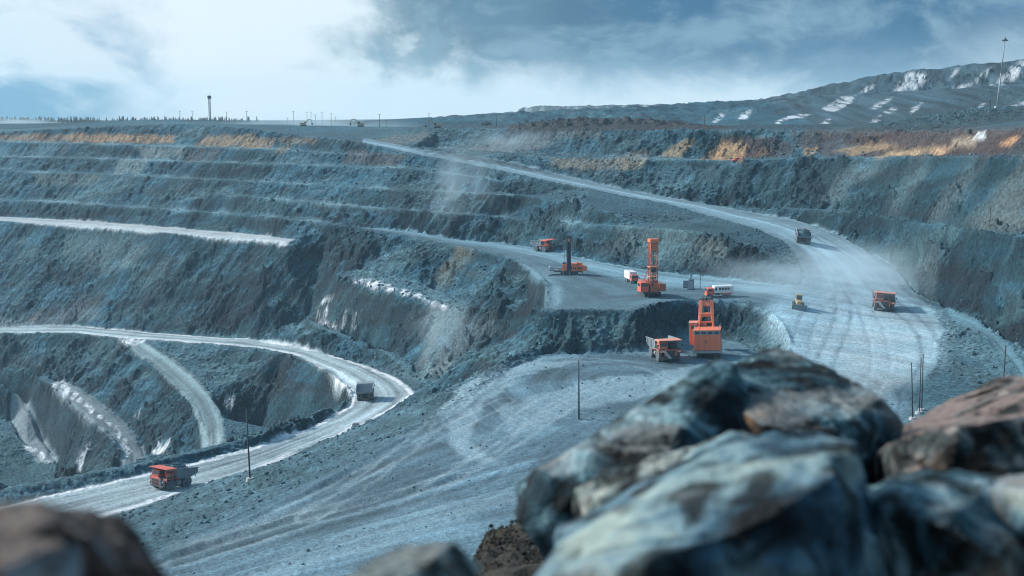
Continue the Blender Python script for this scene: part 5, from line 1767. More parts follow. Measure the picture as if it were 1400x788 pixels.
# service booths with a stove pipe, and the stay pole on its sledge
p = drop(945, 396, 410, 470)
rt = thing('transformer_booth', 'blue-grey transformer booth with a pipe on its roof beside a tall thin pole', 'booth', p, R(-8))
b = MB(); b.box((0, 0, 1.75), (1.8, 1.8, 3.3)); b.build('cabinet', M['bluegrey'], rt, .04)
b = MB(); b.box((0, -.93, 1.7), (1.3, .05, 2.5)); b.build('door', M['grey'], rt)
b = MB(); b.tube((-.2, 0, 3.4), (-.2, 0, 5.0), .28); b.tube((-.2, 0, 5.0), (-.2, 0, 5.15), .36); b.build('pipe', M['bluegrey'], rt)
b = MB(); b.box((0, -.7, .06), (2.6, .2, .2)); b.box((0, .7, .06), (2.6, .2, .2)); b.build('skid', M['dark'], rt)
p = drop(938, 393.5, 415, 475)
rt = thing('switch_cabinet', 'paler grey-blue switch cabinet left of the booth with the pipe', 'cabinet', p, R(-8))
b = MB(); b.box((0, 0, 1.25), (2.0, 1.5, 2.3)); b.build('cabinet', M['grey'], rt, .04)
b = MB(); b.box((-.5, -.77, 1.25), (.85, .05, 1.9)); b.box((.5, -.77, 1.25), (.85, .05, 1.9)); b.build('door', M['bluegrey'], rt)
b = MB(); b.box((-.9, 0, .05), (.2, 1.9, .2)); b.box((.9, 0, .05), (.2, 1.9, .2)); b.build('skid', M['dark'], rt)


# ---------------------------------------------------------------- poles, masts, tower
def pole(px, ytop, ybase, D0, D1, label, group, r=.14, lean=0.0, cap=0, base=True, arm=True, dist=None):
    p = drop(px, ybase, D0, D1) if dist is None else at(px, ybase, D=dist)
    if dist is not None:
        p = (p[0], p[1], ground_z(p[0], p[1]) - 0.2)
    _, s = ray(px, ytop)
    h = s * p[1] - p[2]
    rt = thing('utility_pole', label, 'pole', p, 0, group)
    m = MB(); m.tube((0, 0, -.4), (lean * h, 0, h), r, r * .7, 10); m.build('post', M['wood'], rt, smooth=True)
    if arm:
        a = MB(); a.box((lean * h, 0, h * .955), (1.4, .12, .14)); a.tube((lean * h * .98 - .6, 0, h * .955), (lean * h * .98 - .6, 0, h * .955 + .35), .06, seg=6)
        a.tube((lean * h * .98 + .6, 0, h * .955), (lean * h * .98 + .6, 0, h * .955 + .35), .06, seg=6); a.build('crossarm', M['wood'], rt)
    if base:
        b = MB(); b.tube((0, 0, -.5), (0, 0, .45), .95, .75, 14); b.build('footing', M['concrete'], rt)
    return rt


G1 = 'poles on the pit floor and benches'
pole(342, 561, 657, 250, 345, 'dark pole on a pale round footing above the loaded truck road', G1, .2, -.03, base=True, arm=False)
pole(791.5, 493, 574, 285, 325, 'lone dark pole standing in the middle of the pale pit floor', G1, .2, -.01, base=False, arm=False)
pole(1248, 496, 574, 280, 310, 'leaning pole, leftmost of the three close together behind the rocks', G1, .16, -.06, base=True, arm=False)
pole(1256.5, 490, 566, 285, 315, 'straight middle pole of the three close together behind the rocks', G1, .14, .0, base=True, arm=False)
pole(1260, 484, 562, 287, 317, 'tallest and rightmost of the three poles close together behind the rocks', G1, .15, -.01, base=True, arm=False)
pole(1370, 472, 548, 280, 340, 'dark pole rising over the pink-topped rock at the right edge', G1, .18, .02, base=False, arm=False)
pole(957, 341, 396.5, 410, 470, 'tall thin stay pole on a sledge between the booth and the crew bus', G1, .10, .01, base=True, arm=False)
pole(1353, 267, 313, 380, 440, 'thin pole on the narrow bench below the right wall', G1, .09, 0, base=False, arm=False)
pole(1253, 287, 301, 440, 500, 'short faint pole on the narrow bench under the dark right face', G1, .09, 0, base=False, arm=False)
G2 = 'poles along the far rim'
names = [(246, 152, 162, 960, 'faint pole left of the headframe tower, furthest from it'), (263, 152, 163, 940, 'pole just left of the headframe tower'),
         (310, 153, 165, 915, 'pole with a crossarm just right of the headframe tower'), (337.5, 152, 168, 890, 'pole midway between headframe tower and the pole cluster'),
         (393, 161, 172, 890, 'short pole at the left end of the pole cluster'), (401.5, 152, 172, 880, 'tall pole left of the excavator in the pole cluster'),
         (420, 153, 172, 885, 'pole standing right over the excavator in the pole cluster'), (425.5, 153, 172, 895, 'pole close beside the one over the excavator'),
         (431.5, 157, 172, 880, 'slim pole just right of the excavator in the cluster'), (440.6, 153, 173, 870, 'stout pole right of the slim one in the cluster'),
         (453, 155, 174, 860, 'rightmost tall pole of the cluster'), (459, 160, 173, 900, 'small faint pole at the right end of the cluster'),
         (519, 156, 176, 830, 'lone pole above the start of the haul road'), (528, 165, 175, 850, 'short stub pole right beside the lone pole'),
         (586.5, 155, 177, 800, 'lone pole next to the yellow excavator on the rim'), (679, 157, 177, 770, 'pole before the step of the far spoil heap'),
         (746, 152, 168, 790, 'pole left of the dark rubble heaps on the rim'), (898, 157, 176, 720, 'pale pole right of the dark rubble heaps'),
         (926, 160, 175, 735, 'short pole further right along the rim'), (963, 157, 173, 735, 'pole before the snowy spoil heap')]
for px, y0, y1, D, lb_ in names:
    pole(px, y0, y1, 0, 0, lb_, G2, .17, 0, base=False, arm=True, dist=D)
pole(1353, 124, 166, 0, 0, 'bare pole standing left of the tall floodlight mast', 'poles by the floodlight mast', .12, 0, base=False, arm=True, dist=610)
pole(1351, 138, 168, 0, 0, 'shorter grey pole left of the floodlight mast', 'poles by the floodlight mast', .10, 0, base=False, arm=True, dist=606)

# floodlight mast at the right
pz = drop(1363, 147.5, 590, 680)
_, s_ = ray(1370, 53)
hm_ = s_ * pz[1] - pz[2]
rt = thing('floodlight_mast', 'tall pale floodlight mast with round lamp head on the right rim', 'lamp mast', pz)
lx = (1370 - 1363) / FPX * pz[1]
b = MB(); b.tube((0, 0, -.5), (lx * .5, 0, hm_ * .5), .40, .28, 12); b.tube((lx * .5, 0, hm_ * .5), (lx, 0, hm_), .28, .17, 12); b.build('shaft', M['grey'], rt, smooth=True)
b = MB(); b.tube((lx, 0, hm_ - .9), (lx, 0, hm_ + .2), .95, .35, 16); b.tube((lx, 0, hm_ + .2), (lx, 0, hm_ + .9), .12, seg=8)
head = b.build('lamp_head', M['dark'], rt)
for k in range(8):
    a = k * math.pi / 4
    l = MB(); l.box((lx + 1.05 * math.cos(a), 1.05 * math.sin(a), hm_ - .75), (.5, .5, .35), (0, .5, a)); l.build('floodlight', M['dark'], head)
b = MB(); b.box((0, 0, 0), (1.8, 1.8, .9)); b.build('footing', M['concrete'], rt)

# headframe tower on the skyline
pd = at(287, 163, D=1150); pz = (pd[0], pd[1], ground_z(pd[0], pd[1]))
_, s_ = ray(287, 131)
hh = s_ * pz[1] - pz[2]
rt = thing('headframe_tower', 'slim lattice tower with dark broad cap on the left skyline', 'tower', pz)
b = MB(); lattice(b, -.6, -.6, 0, .6, .6, hh - 1.6, 8, .3); b.build('shaft', M['grey'], rt)
b = MB(); b.box((0, 0, hh - .9), (2.9, 2.9, 1.8), taper=(.8, .8)); b.box((0, 0, hh - 2.1), (2.3, 2.3, .7)); b.build('cap', M['dark'], rt)
b = MB(); b.tube((.4, 0, hh), (.4, 0, hh + 1.6), .08, seg=6); b.build('antenna', M['dark'], rt)

# ---------------------------------------------------------------- rubble, plants
from mathutils import noise as mn


def scatter(name, label, spots, smin, smax, seed, mat, zf=ground_z):
    rr = random.Random(seed)
    base = []
    for k in range(6):
        bm = bmesh.new(); bmesh.ops.create_icosphere(bm, subdivisions=1, radius=1.0)
        for v in bm.verts:
            v.co *= 0.75 + 0.5 * rr.random()
        base.append((np.array([v.co[:] for v in bm.verts], np.float32), [[v.index for v in f.verts] for f in bm.faces])); bm.free()
    VV, FF, n = [], [], 0
    for (x, y) in spots:
        vs, fs = base[rr.randrange(6)]
        s = smin + (smax - smin) * rr.random() ** 4
        m = np.array(Matrix.Rotation(rr.random() * 6.28, 3, 'Z') @ Matrix.Rotation(rr.random() * 6.28, 3, 'X'), np.float32)
        p = (vs * np.array([s, s * (.6 + .4 * rr.random()), s * (.5 + .4 * rr.random())], np.float32)) @ m.T
        p += np.array([x, y, zf(x, y) + s * .25], np.float32)
        VV.append(p); FF += [[i + n for i in f] for f in fs]; n += len(vs)
    me = bpy.data.meshes.new(name); me.from_pydata(np.concatenate(VV).tolist(), [], FF); me.materials.append(mat)
    o = bpy.data.objects.new(name, me); COL.objects.link(o)
    o['kind'] = 'stuff'; o['label'] = label; o['category'] = 'rubble'
    return o


rs = random.Random(3)
sp = []
rows_r, cols_r = np.where(rub > 0.6)
pick = np.random.RandomState(5).choice(len(rows_r), 1500)
sp += [(float(GX[rows_r[i], cols_r[i]]) + rs.random() - .5, float(GY[rows_r[i], cols_r[i]]) + rs.random() - .5) for i in pick]
scatter('rubble', 'loose blue-grey rock tipped along the slope between truck road and pit floor', sp, .08, .62, 4, lm)
foot = (slope_s > .2) & (GY > 365) & (GY < 720) & (calm_soft < .2) & (slope_s < .75)
rows_r, cols_r = np.where(foot)
pick = np.random.RandomState(6).choice(len(rows_r), 9000)
sp = [(float(GX[rows_r[i], cols_r[i]]), float(GY[rows_r[i], cols_r[i]])) for i in pick]
fr_, fc_ = np.where(MASK['floor'] & (GY > 200))
pick = np.random.RandomState(16).choice(len(fr_), 1300)
scatter('gravel', 'scattered stones lying on the pit floor', [(float(GX[fr_[i], fc_[i]]) + .4 * rs.random(), float(GY[fr_[i], fc_[i]]) + .4 * rs.random()) for i in pick], .05, .38, 14, lm)
right = (PXg > 1295) & (PXg < 1500) & (PYg > 440) & (PYg < 640) & (calm_soft < .5)
rows_r, cols_r = np.where(right)
pick = np.random.RandomState(7).choice(len(rows_r), 450)
sp += [(float(GX[rows_r[i], cols_r[i]]), float(GY[rows_r[i], cols_r[i]])) for i in pick]
scatter('rubble', 'fallen blocks strewn over the faces and feet of the pit walls', sp, .12, .85, 8, lm)

# concrete block on the road edge
p = drop(486, 584, 385, 440)
b = MB(); b.box((0, 0, .55), (2.4, 1.2, 1.2), taper=(.9, .85)); b.box((0, 0, 1.2), (1.2, .5, .2)); o = b.build('concrete_block', M['concrete'], None, .08)
o.location = p; o.rotation_euler = (0, 0, .3)
tag(o, 'small pale concrete block on the outer edge of the hairpin road', 'concrete block')

# dark scrub bush on the rim and the far wood
fm, fnt, fb_ = node_mat('dark_foliage'); fb_.inputs['Base Color'].default_value = (0.05, 0.068, 0.06, 1); fb_.inputs['Roughness'].default_value = 0.9
oi = fnt.nodes.new('ShaderNodeTexNoise'); oi.inputs['Scale'].default_value = 0.4
cr_ = fnt.nodes.new('ShaderNodeValToRGB'); cr_.color_ramp.elements[0].color = (0.03, 0.045, 0.04, 1); cr_.color_ramp.elements[1].color = (0.075, 0.095, 0.08, 1)
tg = fnt.nodes.new('ShaderNodeTexCoord'); fnt.links.new(tg.outputs['Object'], oi.inputs['Vector']); fnt.links.new(oi.outputs['Fac'], cr_.inputs[0]); fnt.links.new(cr_.outputs[0], fb_.inputs['Base Color'])
pd = at(665, 177, D=775); pz = (pd[0], pd[1], ground_z(pd[0], pd[1]))
rt = thing('bush', 'dark leafless bush on the rim under the step of the far spoil heap', 'bush', pz)
m = MB(); rr = random.Random(2)
for k in range(9):
    a = rr.random() * 6.28
    m.tube((0, 0, -.2), (math.cos(a) * 2.2, math.sin(a) * 1.5, 1.6 + rr.random() * 1.4), .10, .03, 6)
m.build('stem', M['wood'], rt)
m = MB()
for k in range(420):
    a, q = rr.random() * 6.28, rr.random() ** .5
    h = rr.random() ** .8 * 3.2 * (1.05 - q * .75)
    c = Vector((math.cos(a) * q * 3.0, math.sin(a) * q * 2.0, h + .2)); e = Vector((rr.random() - .5, rr.random() - .5, rr.random() - .5)) * .9
    f = Vector((rr.random() - .5, rr.random() - .5, rr.random() - .5)) * .9
    m.bm.faces.new([m.bm.verts.new(c), m.bm.verts.new(c + e), m.bm.verts.new(c + f)])
m.build('foliage', fm, rt)

VV, FF = [], []
rr = random.Random(9)
n = 0
for k in range(1500):
    D = 1500 + 800 * rr.random()
    px = -260 + 620 * rr.random()
    if rr.random() > .35 + .65 * (0.5 + .5 * math.sin(px * .05) * math.sin(px * .021 + 1)):
        continue
    x = (px - 700) / FPX * D / CP
    z = ground_z(x, D) - 1
    h = 3 + 6 * rr.random(); w = h * (.16 + .1 * rr.random())
    for t in range(3):
        zb, zt, ww = z + h * (.12 + .27 * t), z + h * (.52 + .24 * t), w * (1 - .27 * t)
        ring = [(x + ww * math.cos(i * 1.2566 + t), D + ww * math.sin(i * 1.2566 + t), zb) for i in range(5)]
        VV += ring + [(x, D, zt)]
        FF += [[n + i, n + (i + 1) % 5, n + 5] for i in range(5)]
        n += 6
me = bpy.data.meshes.new('forest'); me.from_pydata(VV, [], FF); me.materials.append(fm)
o = bpy.data.objects.new('forest', me); COL.objects.link(o); o['kind'] = 'stuff'
tag(o, 'far dark conifer wood along the left skyline', 'forest')
# scrub and heaps fringing the plain behind the pit
VV, FF, n = [], [], 0


# ---------------------------------------------------------------- the rim the camera stands on
def rim_z(x, y):
    a = x / max(y, 3.0)
    px = 700 + a * FPX
    crest = -5.35 + 1.05 * float(sst(np.float64(px), 600, 672)) + .72 * float(sst(np.float64(px), 760, 1230)) + .5 * float(sst(np.float64(px), 1260, 1700))
    if y < 14:
        t = max(0.0, (y - 1.0) / 13.0)
        z = -1.75 + (crest + 1.75) * t
    else:
        t = min(1.0, (y - 14) / 128.0)
        end = ground_z(max(-.44, min(.44, x / y)) * 145, 145.0) - .6
        z = crest + (end - crest) * (1 - (1 - min(1, t * 1.55)) ** 1.5)
    z += .13 * mn.fractal(Vector((x * .9, y * .9, 0)), .8, 2.0, 4) * min(1, y / 6) + .09 * mn.fractal(Vector((x * 4, y * 4, 2)), .6, 2.0, 4)
    if y > 16:
        z += 1.2 * mn.fractal(Vector((x * .12, y * .12, 5)), .8, 2.0, 4) * min(1, (y - 16) / 20)
    return z


gys = [-5 + .5 * i for i in range(12)] + [1.2 + .2 * i for i in range(60)] + [13.2 + .07 * i for i in range(30)] + [15.4 + .3 * i for i in range(20)] + [22 + 3.0 * i for i in range(43)]
gas = [-1 + 2 * i / 240 for i in range(241)]
VV = []
for y in gys:
    for a in gas:
        x = a * (max(y, 0) + 5) * .85
        VV.append((x, y, rim_z(x, y)))
na = len(gas)
FF = [(i * na + j, i * na + j + 1, (i + 1) * na + j + 1, (i + 1) * na + j) for i in range(len(gys) - 1) for j in range(na - 1)]
sm, snt, sb_ = node_mat('dark_soil')
t1n = snt.nodes.new('ShaderNodeTexCoord'); n1n = snt.nodes.new('ShaderNodeTexNoise'); n1n.inputs['Scale'].default_value = 5; n1n.inputs['Detail'].default_value = 8; n1n.inputs['Roughness'].default_value = .7
rn = snt.nodes.new('ShaderNodeValToRGB'); rn.color_ramp.elements[0].position = .35; rn.color_ramp.elements[1].position = .75
rn.color_ramp.elements[0].color = (0.006, 0.007, 0.006, 1); rn.color_ramp.elements[1].color = (0.065, 0.056, 0.038, 1)
bn = snt.nodes.new('ShaderNodeBump'); bn.inputs['Distance'].default_value = .12; bn.inputs['Strength'].default_value = 1
snt.links.new(t1n.outputs['Object'], n1n.inputs['Vector']); snt.links.new(n1n.outputs['Fac'], rn.inputs[0]); snt.links.new(rn.outputs[0], sb_.inputs['Base Color'])
snt.links.new(n1n.outputs['Fac'], bn.inputs['Height']); snt.links.new(bn.outputs[0], sb_.inputs['Normal']); sb_.inputs['Roughness'].default_value = .95
me = bpy.data.meshes.new('ground'); me.from_pydata(VV, [], FF); me.materials.append(sm)
me.polygons.foreach_set('use_smooth', [True] * len(me.polygons))
o = bpy.data.objects.new('ground', me); COL.objects.link(o); o['kind'] = 'structure'


rr = random.Random(31)
sp = []
for _ in range(9000):
    y = 11.0 + 3.6 * rr.random() ** .7
    px = 610 + 160 * rr.random() if rr.random() < .8 else 1190 + 80 * rr.random()
    sp.append(((px - 700) / FPX * y, y))
gm, gnt, gb_ = node_mat('dark_gravel')
gi = gnt.nodes.new('ShaderNodeTexNoise'); gi.inputs['Scale'].default_value = 6
gr_ = gnt.nodes.new('ShaderNodeValToRGB'); gr_.color_ramp.elements[0].position = .4; gr_.color_ramp.elements[1].position = .65
gr_.color_ramp.elements[0].color = (.008, .009, .008, 1); gr_.color_ramp.elements[1].color = (.055, .052, .042, 1)
gt = gnt.nodes.new('ShaderNodeTexCoord'); gnt.links.new(gt.outputs['Object'], gi.inputs['Vector']); gnt.links.new(gi.outputs['Fac'], gr_.inputs[0]); gnt.links.new(gr_.outputs[0], gb_.inputs['Base Color']); gb_.inputs['Roughness'].default_value = .95
scatter('gravel', 'dark loose gravel on the edge of the near rim between the boulders', sp, .004, .026, 32, gm, rim_z)


# ---------------------------------------------------------------- the boulders on the rim
def rock_mat(name, cols, scale, seed, bump=.05, top=None, cool=True):
    """lichen-mottled stone: cols are (position, colour) stops over a noise"""
    m, nt, b = node_mat(name)
    N, L = nt.nodes, nt.links
    tc = N.new('ShaderNodeTexCoord')
    mp = N.new('ShaderNodeMapping'); mp.inputs['Location'].default_value = (seed, seed * 1.7, seed * .3); L.new(tc.outputs['Object'], mp.inputs[0])
    n1 = N.new('ShaderNodeTexNoise'); n1.inputs['Scale'].default_value = scale; n1.inputs['Detail'].default_value = 7; n1.inputs['Roughness'].default_value = .62; n1.inputs['Distortion'].default_value = .6
    L.new(mp.outputs[0], n1.inputs['Vector'])
    r = N.new('ShaderNodeValToRGB')
    e = r.color_ramp.elements
    while len(e) < len(cols):
        e.new(.5)
    for i, (p_, c) in enumerate(cols):
        e[i].position = p_; e[i].color = (*c, 1)
    L.new(n1.outputs['Fac'], r.inputs[0])
    # rust stains and pale lichen with shapes of their own
    n2 = N.new('ShaderNodeTexNoise'); n2.inputs['Scale'].default_value = scale * .8; n2.inputs['Detail'].default_value = 4
    mp2 = N.new('ShaderNodeMapping'); mp2.inputs['Location'].default_value = (seed * 3 + 5, 2, seed); L.new(tc.outputs['Object'], mp2.inputs[0]); L.new(mp2.outputs[0], n2.inputs['Vector'])
    k = N.new('ShaderNodeMapRange'); k.inputs['From Min'].default_value = .60; k.inputs['From Max'].default_value = .74; k.inputs['To Max'].default_value = .75
    L.new(n2.outputs['Fac'], k.inputs['Value'])
    mx = N.new('ShaderNodeMix'); mx.data_type = 'RGBA'; L.new(k.outputs[0], mx.inputs['Factor']); L.new(r.outputs[0], mx.inputs[6]); mx.inputs[7].default_value = (0.20, 0.10, 0.05, 1)
    n5 = N.new('ShaderNodeTexNoise'); n5.inputs['Scale'].default_value = scale * 2.4; n5.inputs['Detail'].default_value = 5; n5.inputs['Distortion'].default_value = .8
    mp5 = N.new('ShaderNodeMapping'); mp5.inputs['Location'].default_value = (seed + 9, seed * 2, 4); L.new(tc.outputs['Object'], mp5.inputs[0]); L.new(mp5.outputs[0], n5.inputs['Vector'])
    k5 = N.new('ShaderNodeMapRange'); k5.inputs['From Min'].default_value = .40; k5.inputs['From Max'].default_value = .55; k5.inputs['To Min'].default_value = .14; k5.inputs['To Max'].default_value = 1.25
    L.new(n5.outputs['Fac'], k5.inputs['Value'])
    sc5 = N.new('ShaderNodeVectorMath'); sc5.operation = 'SCALE'; L.new(mx.outputs[2], sc5.inputs[0]); L.new(k5.outputs[0], sc5.inputs['Scale'])
    col = sc5.outputs[0]
    if cool:
        tn_ = N.new('ShaderNodeVectorMath'); tn_.operation = 'MULTIPLY'; L.new(col, tn_.inputs[0]); tn_.inputs[1].default_value = (.84, 1.0, 1.03); col = tn_.outputs[0]
    # pale skin on upper sides: sunlit tops and dust put into the colour
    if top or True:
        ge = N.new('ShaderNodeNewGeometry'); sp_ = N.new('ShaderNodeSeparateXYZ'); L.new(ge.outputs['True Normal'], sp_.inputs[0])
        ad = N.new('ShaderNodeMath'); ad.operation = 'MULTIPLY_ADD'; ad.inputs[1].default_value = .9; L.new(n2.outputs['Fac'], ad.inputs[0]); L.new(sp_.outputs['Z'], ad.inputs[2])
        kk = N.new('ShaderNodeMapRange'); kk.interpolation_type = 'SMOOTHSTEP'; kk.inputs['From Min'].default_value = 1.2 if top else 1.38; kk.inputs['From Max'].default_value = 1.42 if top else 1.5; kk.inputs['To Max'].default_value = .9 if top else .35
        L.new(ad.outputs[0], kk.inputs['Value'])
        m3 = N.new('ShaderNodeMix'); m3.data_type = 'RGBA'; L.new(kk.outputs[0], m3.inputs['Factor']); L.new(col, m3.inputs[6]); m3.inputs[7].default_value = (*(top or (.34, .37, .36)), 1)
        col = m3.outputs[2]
    L.new(col, b.inputs['Base Color'])
    b.inputs['Roughness'].default_value = .85
    b.inputs['Specular IOR Level'].default_value = .2
    n3 = N.new('ShaderNodeTexNoise'); n3.inputs['Scale'].default_value = scale * 5; n3.inputs['Detail'].default_value = 8; L.new(tc.outputs['Object'], n3.inputs['Vector'])
    bp = N.new('ShaderNodeBump'); bp.inputs['Distance'].default_value = bump; bp.inputs['Strength'].default_value = .9
    L.new(n3.outputs['Fac'], bp.inputs['Height']); L.new(bp.outputs[0], b.inputs['Normal'])
    return m


def boulder(label, sil, D, depth, mat, front=(), seed=1, amp=.05, edge=.05, smooth=1, tilt=None):
    """a rock: hull of its outline at distance D, ridges nearer than it and a back behind it, then broken up"""
    rr = random.Random(seed)
    pts = []
    for q in sil:
        px, py = q[0], q[1]
        d = q[2] if len(q) > 2 else D
        p0 = Vector(at(px, py, D=d)); pts.append(p0)
    c = sum(pts, Vector()) / len(pts)
    back = []
    for p0 in pts:
        k = .78 + .18 * rr.random()
        b = c + (p0 - c) * k + Vector((0, depth * (.7 + .5 * rr.random()), -.18 * depth))
        s = p0.z / p0.y
        if b.z / b.y > s - .004 and p0.z > c.z:            # never higher in the view than the outline
            b.z = (s - .01) * b.y
        back.append(b)
    for px, py, d in front:
        pts.append(Vector(at(px, py, D=d)))
    bm = bmesh.new()
    for p0 in pts + back:
        bm.verts.new(p0)
    r = bmesh.ops.convex_hull(bm, input=bm.verts)
    bmesh.ops.delete(bm, geom=list({g for g in r['geom_interior'] + r['geom_unused'] if isinstance(g, bmesh.types.BMVert)}), context='VERTS')
    bmesh.ops.triangulate(bm, faces=bm.faces)
    for it in range(9):
        lg = [e for e in bm.edges if e.calc_length() > edge]
        if not lg:
            break
        bmesh.ops.subdivide_edges(bm, edges=lg, cuts=1)
        bmesh.ops.triangulate(bm, faces=bm.faces)
    for it in range(smooth):
        bmesh.ops.smooth_vert(bm, verts=bm.verts, factor=.5, use_axis_x=True, use_axis_y=True, use_axis_z=True)
    bm.normal_update()
    so = Vector((seed * 3.1, seed * 1.3, seed * 7.7))
    for v in bm.verts:
        v.co = c + (v.co - c) * 1.035
    size = max((p - c).length for p in pts)
    for v in bm.verts:
        q = v.co / size
        v.co += v.normal * size * amp * 1.1 * mn.fractal(q * 1.7 + so, .9, 2.1, 3)
    co = np.array([v.co[:] for v in bm.verts])
    rg = np.random.RandomState(seed)
    cc = co.mean(0)
    for k in range(12):                                  # fracture planes: whatever stands beyond one is split off flat
        n = rg.randn(3); n /= np.linalg.norm(n)
        a0 = co[rg.randint(len(co))]                      # a plane local to one spot on the skin
        rad = size * (.25 + .45 * rg.rand())
        near = ((co - a0) ** 2).sum(1) < rad * rad
        nl = (a0 - cc) / max(np.linalg.norm(a0 - cc), 1e-6) * .8 + n * .55
        nl /= np.linalg.norm(nl)
        d = (co[near] @ nl)
        lim = d.max() - size * (.03 + .09 * rg.rand())
        over = np.maximum(d - lim, 0)
        co[near] -= over[:, None] * nl[None] * .96
    for v, p0 in zip(bm.verts, co):
        v.co = p0
    bm.normal_update()
    new = []
    for v in bm.verts:
        q = v.co / size
        n_ = mn.fractal(q * 7 + so, .8, 2.1, 4)
        cr = mn.ridged_multi_fractal(q * 2.6 + so * 2, .9, 2.1, 3, 1.0, 2.0)
        new.append(v.co + v.normal * size * amp * (.17 * n_ + .34 * mn.fractal(q * 3.4 + so * 1.5, .9, 2.1, 3) - .75 * max(0, cr - 1.5)))
    for v, p0 in zip(bm.verts, new):
        v.co = p0
    me = bpy.data.meshes.new('boulder')
    o = bpy.data.objects.new('boulder', me)
    base = Vector((c.x, c.y, min(v.co.z for v in bm.verts)))
    for v in bm.verts:
        v.co -= base
    bm.to_mesh(me); bm.free()
    o.location = base
    me.polygons.foreach_set('use_smooth', [True] * len(me.polygons))
    me.materials.append(mat); COL.objects.link(o)
    return tag(o, label, 'boulder', 'boulders on the near rim')


RA = rock_mat('dark_blue_stone', [(.40, (.003, .007, .009)), (.47, (.016, .036, .047)), (.53, (.045, .085, .10)), (.61, (.19, .26, .28))], 2.4, 2.0)
RB = rock_mat('pale_lichen_stone', [(.39, (.010, .024, .036)), (.46, (.035, .07, .095)), (.53, (.12, .17, .19)), (.63, (.25, .265, .235))], 2.0, 5.0)
RC = rock_mat('tan_grey_stone', [(.39, (.015, .017, .018)), (.47, (.08, .09, .088)), (.54, (.21, .225, .21)), (.62, (.34, .31, .27))], 4.6, 7.0)
RD = rock_mat('mottled_stone', [(.40, (.004, .010, .013)), (.47, (.026, .056, .07)), (.53, (.075, .125, .145)), (.60, (.26, .32, .335))], 2.6, 9.0)
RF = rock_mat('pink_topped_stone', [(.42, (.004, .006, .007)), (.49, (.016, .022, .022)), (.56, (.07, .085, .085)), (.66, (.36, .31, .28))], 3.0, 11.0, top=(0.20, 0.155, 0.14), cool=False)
RG = rock_mat('brown_stone', [(.40, (.005, .006, .009)), (.48, (.030, .021, .020)), (.54, (.12, .058, .034)), (.61, (.22, .25, .27))], 7.0, 13.0, top=(0.13, 0.11, 0.10), cool=False)

boulder('dark peaked slab standing highest, behind the long leaning slab', [
    (930, 560, 5.9), (975, 515, 6.0), (1020, 496, 6.1), (1078, 475, 6.1), (1106, 482, 6.0), (1138, 512, 5.9), (1190, 548, 5.8), (1226, 582, 5.7),
    (1216, 640, 5.6), (1200, 720, 5.5), (1150, 900, 5.4), (940, 900, 5.4)], 5.6, 1.0, RA, front=[(1050, 570, 5.35), (1140, 600, 5.3)], seed=3, amp=.038, edge=.045, smooth=0)
boulder('long dark leaning slab with pale upper edge, its end jutting out to the left', [
    (703, 694, 5.0), (712, 664, 5.0), (738, 646, 5.1), (868, 573, 5.5), (905, 542, 5.6), (978, 493, 5.8), (1000, 506, 5.75), (1030, 600, 5.4), (1000, 760, 5.1), (860, 860, 4.9), (770, 800, 4.95), (724, 716, 4.95)],
    5.3, .7, RA, front=[(900, 640, 4.95), (800, 690, 4.85)], seed=5, amp=.038, edge=.04, smooth=0)
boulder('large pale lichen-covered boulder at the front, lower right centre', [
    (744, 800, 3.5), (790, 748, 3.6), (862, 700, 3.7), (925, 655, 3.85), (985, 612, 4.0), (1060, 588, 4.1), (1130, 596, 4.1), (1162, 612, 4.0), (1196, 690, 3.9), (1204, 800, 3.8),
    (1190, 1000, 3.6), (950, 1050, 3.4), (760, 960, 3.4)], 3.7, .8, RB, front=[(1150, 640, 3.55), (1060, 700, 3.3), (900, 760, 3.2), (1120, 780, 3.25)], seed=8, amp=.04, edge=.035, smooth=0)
boulder('tan-grey knobbly boulder wedged between the slab and the pale boulder', [
    (782, 700, 4.5), (790, 676, 4.5), (815, 655, 4.55), (870, 636, 4.6), (930, 622, 4.7), (1010, 590, 4.8), (1080, 610, 4.8), (1060, 760, 4.6), (900, 800, 4.5), (800, 740, 4.45)], 4.5, .4, RC,
    front=[(850, 690, 4.35), (930, 670, 4.35)], seed=12, amp=.06, edge=.035, smooth=0)
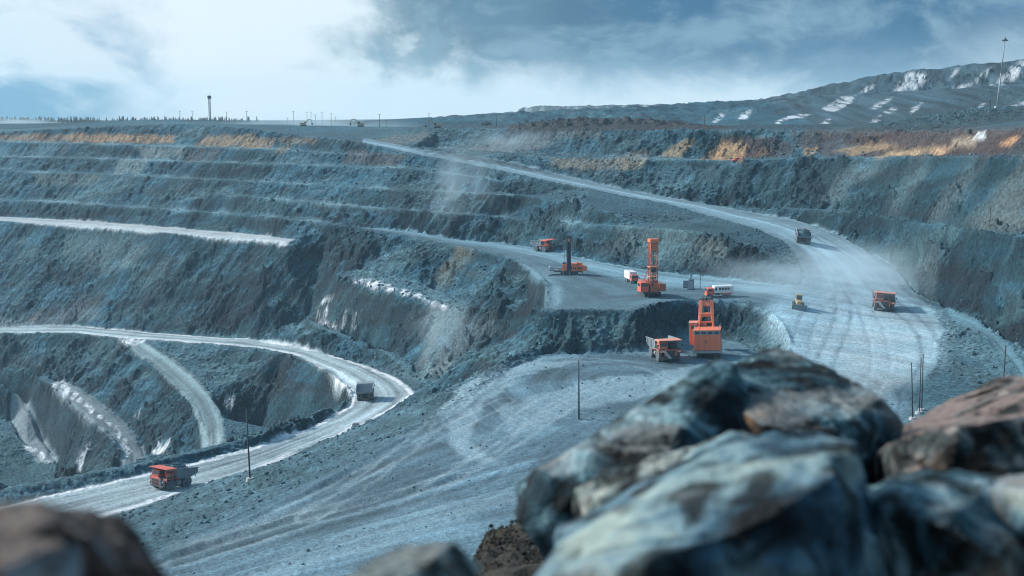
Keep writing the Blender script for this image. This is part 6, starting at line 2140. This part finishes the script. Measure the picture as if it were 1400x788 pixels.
boulder('mottled blue-grey boulder filling the lower right corner', [
    (1199, 690, 3.9), (1222, 662, 4.0), (1262, 648, 4.1), (1320, 643, 4.2), (1372, 652, 4.2), (1420, 690, 4.1), (1470, 780, 4.0), (1460, 1000, 3.8), (1210, 1000, 3.7)], 4.0, .7, RD,
    front=[(1290, 720, 3.6), (1360, 760, 3.6)], seed=17, amp=.05, edge=.04, smooth=0)
boulder('small pale boulder cut by the right edge, under the pink-topped one', [
    (1362, 668, 3.9), (1385, 654, 4.0), (1440, 640, 4.1), (1520, 650, 4.1), (1540, 760, 4.0), (1450, 780, 3.8), (1380, 728, 3.8)], 3.9, .35, RB, front=[(1430, 690, 3.7)], seed=21, amp=.05, edge=.03, smooth=0)
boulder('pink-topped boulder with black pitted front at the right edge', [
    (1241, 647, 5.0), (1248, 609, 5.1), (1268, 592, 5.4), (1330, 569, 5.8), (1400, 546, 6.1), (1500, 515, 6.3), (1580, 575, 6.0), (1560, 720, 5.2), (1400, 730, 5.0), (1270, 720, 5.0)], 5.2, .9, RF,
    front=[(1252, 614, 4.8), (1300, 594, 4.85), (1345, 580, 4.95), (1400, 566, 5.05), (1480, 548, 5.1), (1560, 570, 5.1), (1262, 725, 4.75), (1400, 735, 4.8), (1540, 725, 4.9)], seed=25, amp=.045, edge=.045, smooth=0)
boulder('blurred brown boulder filling the lower left corner', [
    (-140, 760, 1.9), (-60, 705, 2.0), (10, 692, 2.05), (57, 692, 2.05), (78, 705, 2.0), (105, 715, 2.0), (129, 735, 1.95), (146, 769, 1.9), (158, 838, 1.85), (152, 1000, 1.8), (-120, 1000, 1.8)], 1.9, .36, RG,
    front=[(74, 758, 1.74), (10, 778, 1.74)], seed=29, amp=.06, edge=.02, smooth=0)
boulder('flat-topped pale boulder at the bottom edge, left of the dark soil', [
    (468, 805, 2.7), (498, 774, 2.75), (550, 753, 2.8), (600, 743, 2.85), (624, 741, 2.85), (636, 762, 2.8), (654, 805, 2.75), (640, 920, 2.6), (480, 920, 2.6)], 2.7, .32, RC, front=[(560, 790, 2.55)], seed=33, amp=.045, edge=.022, smooth=0)
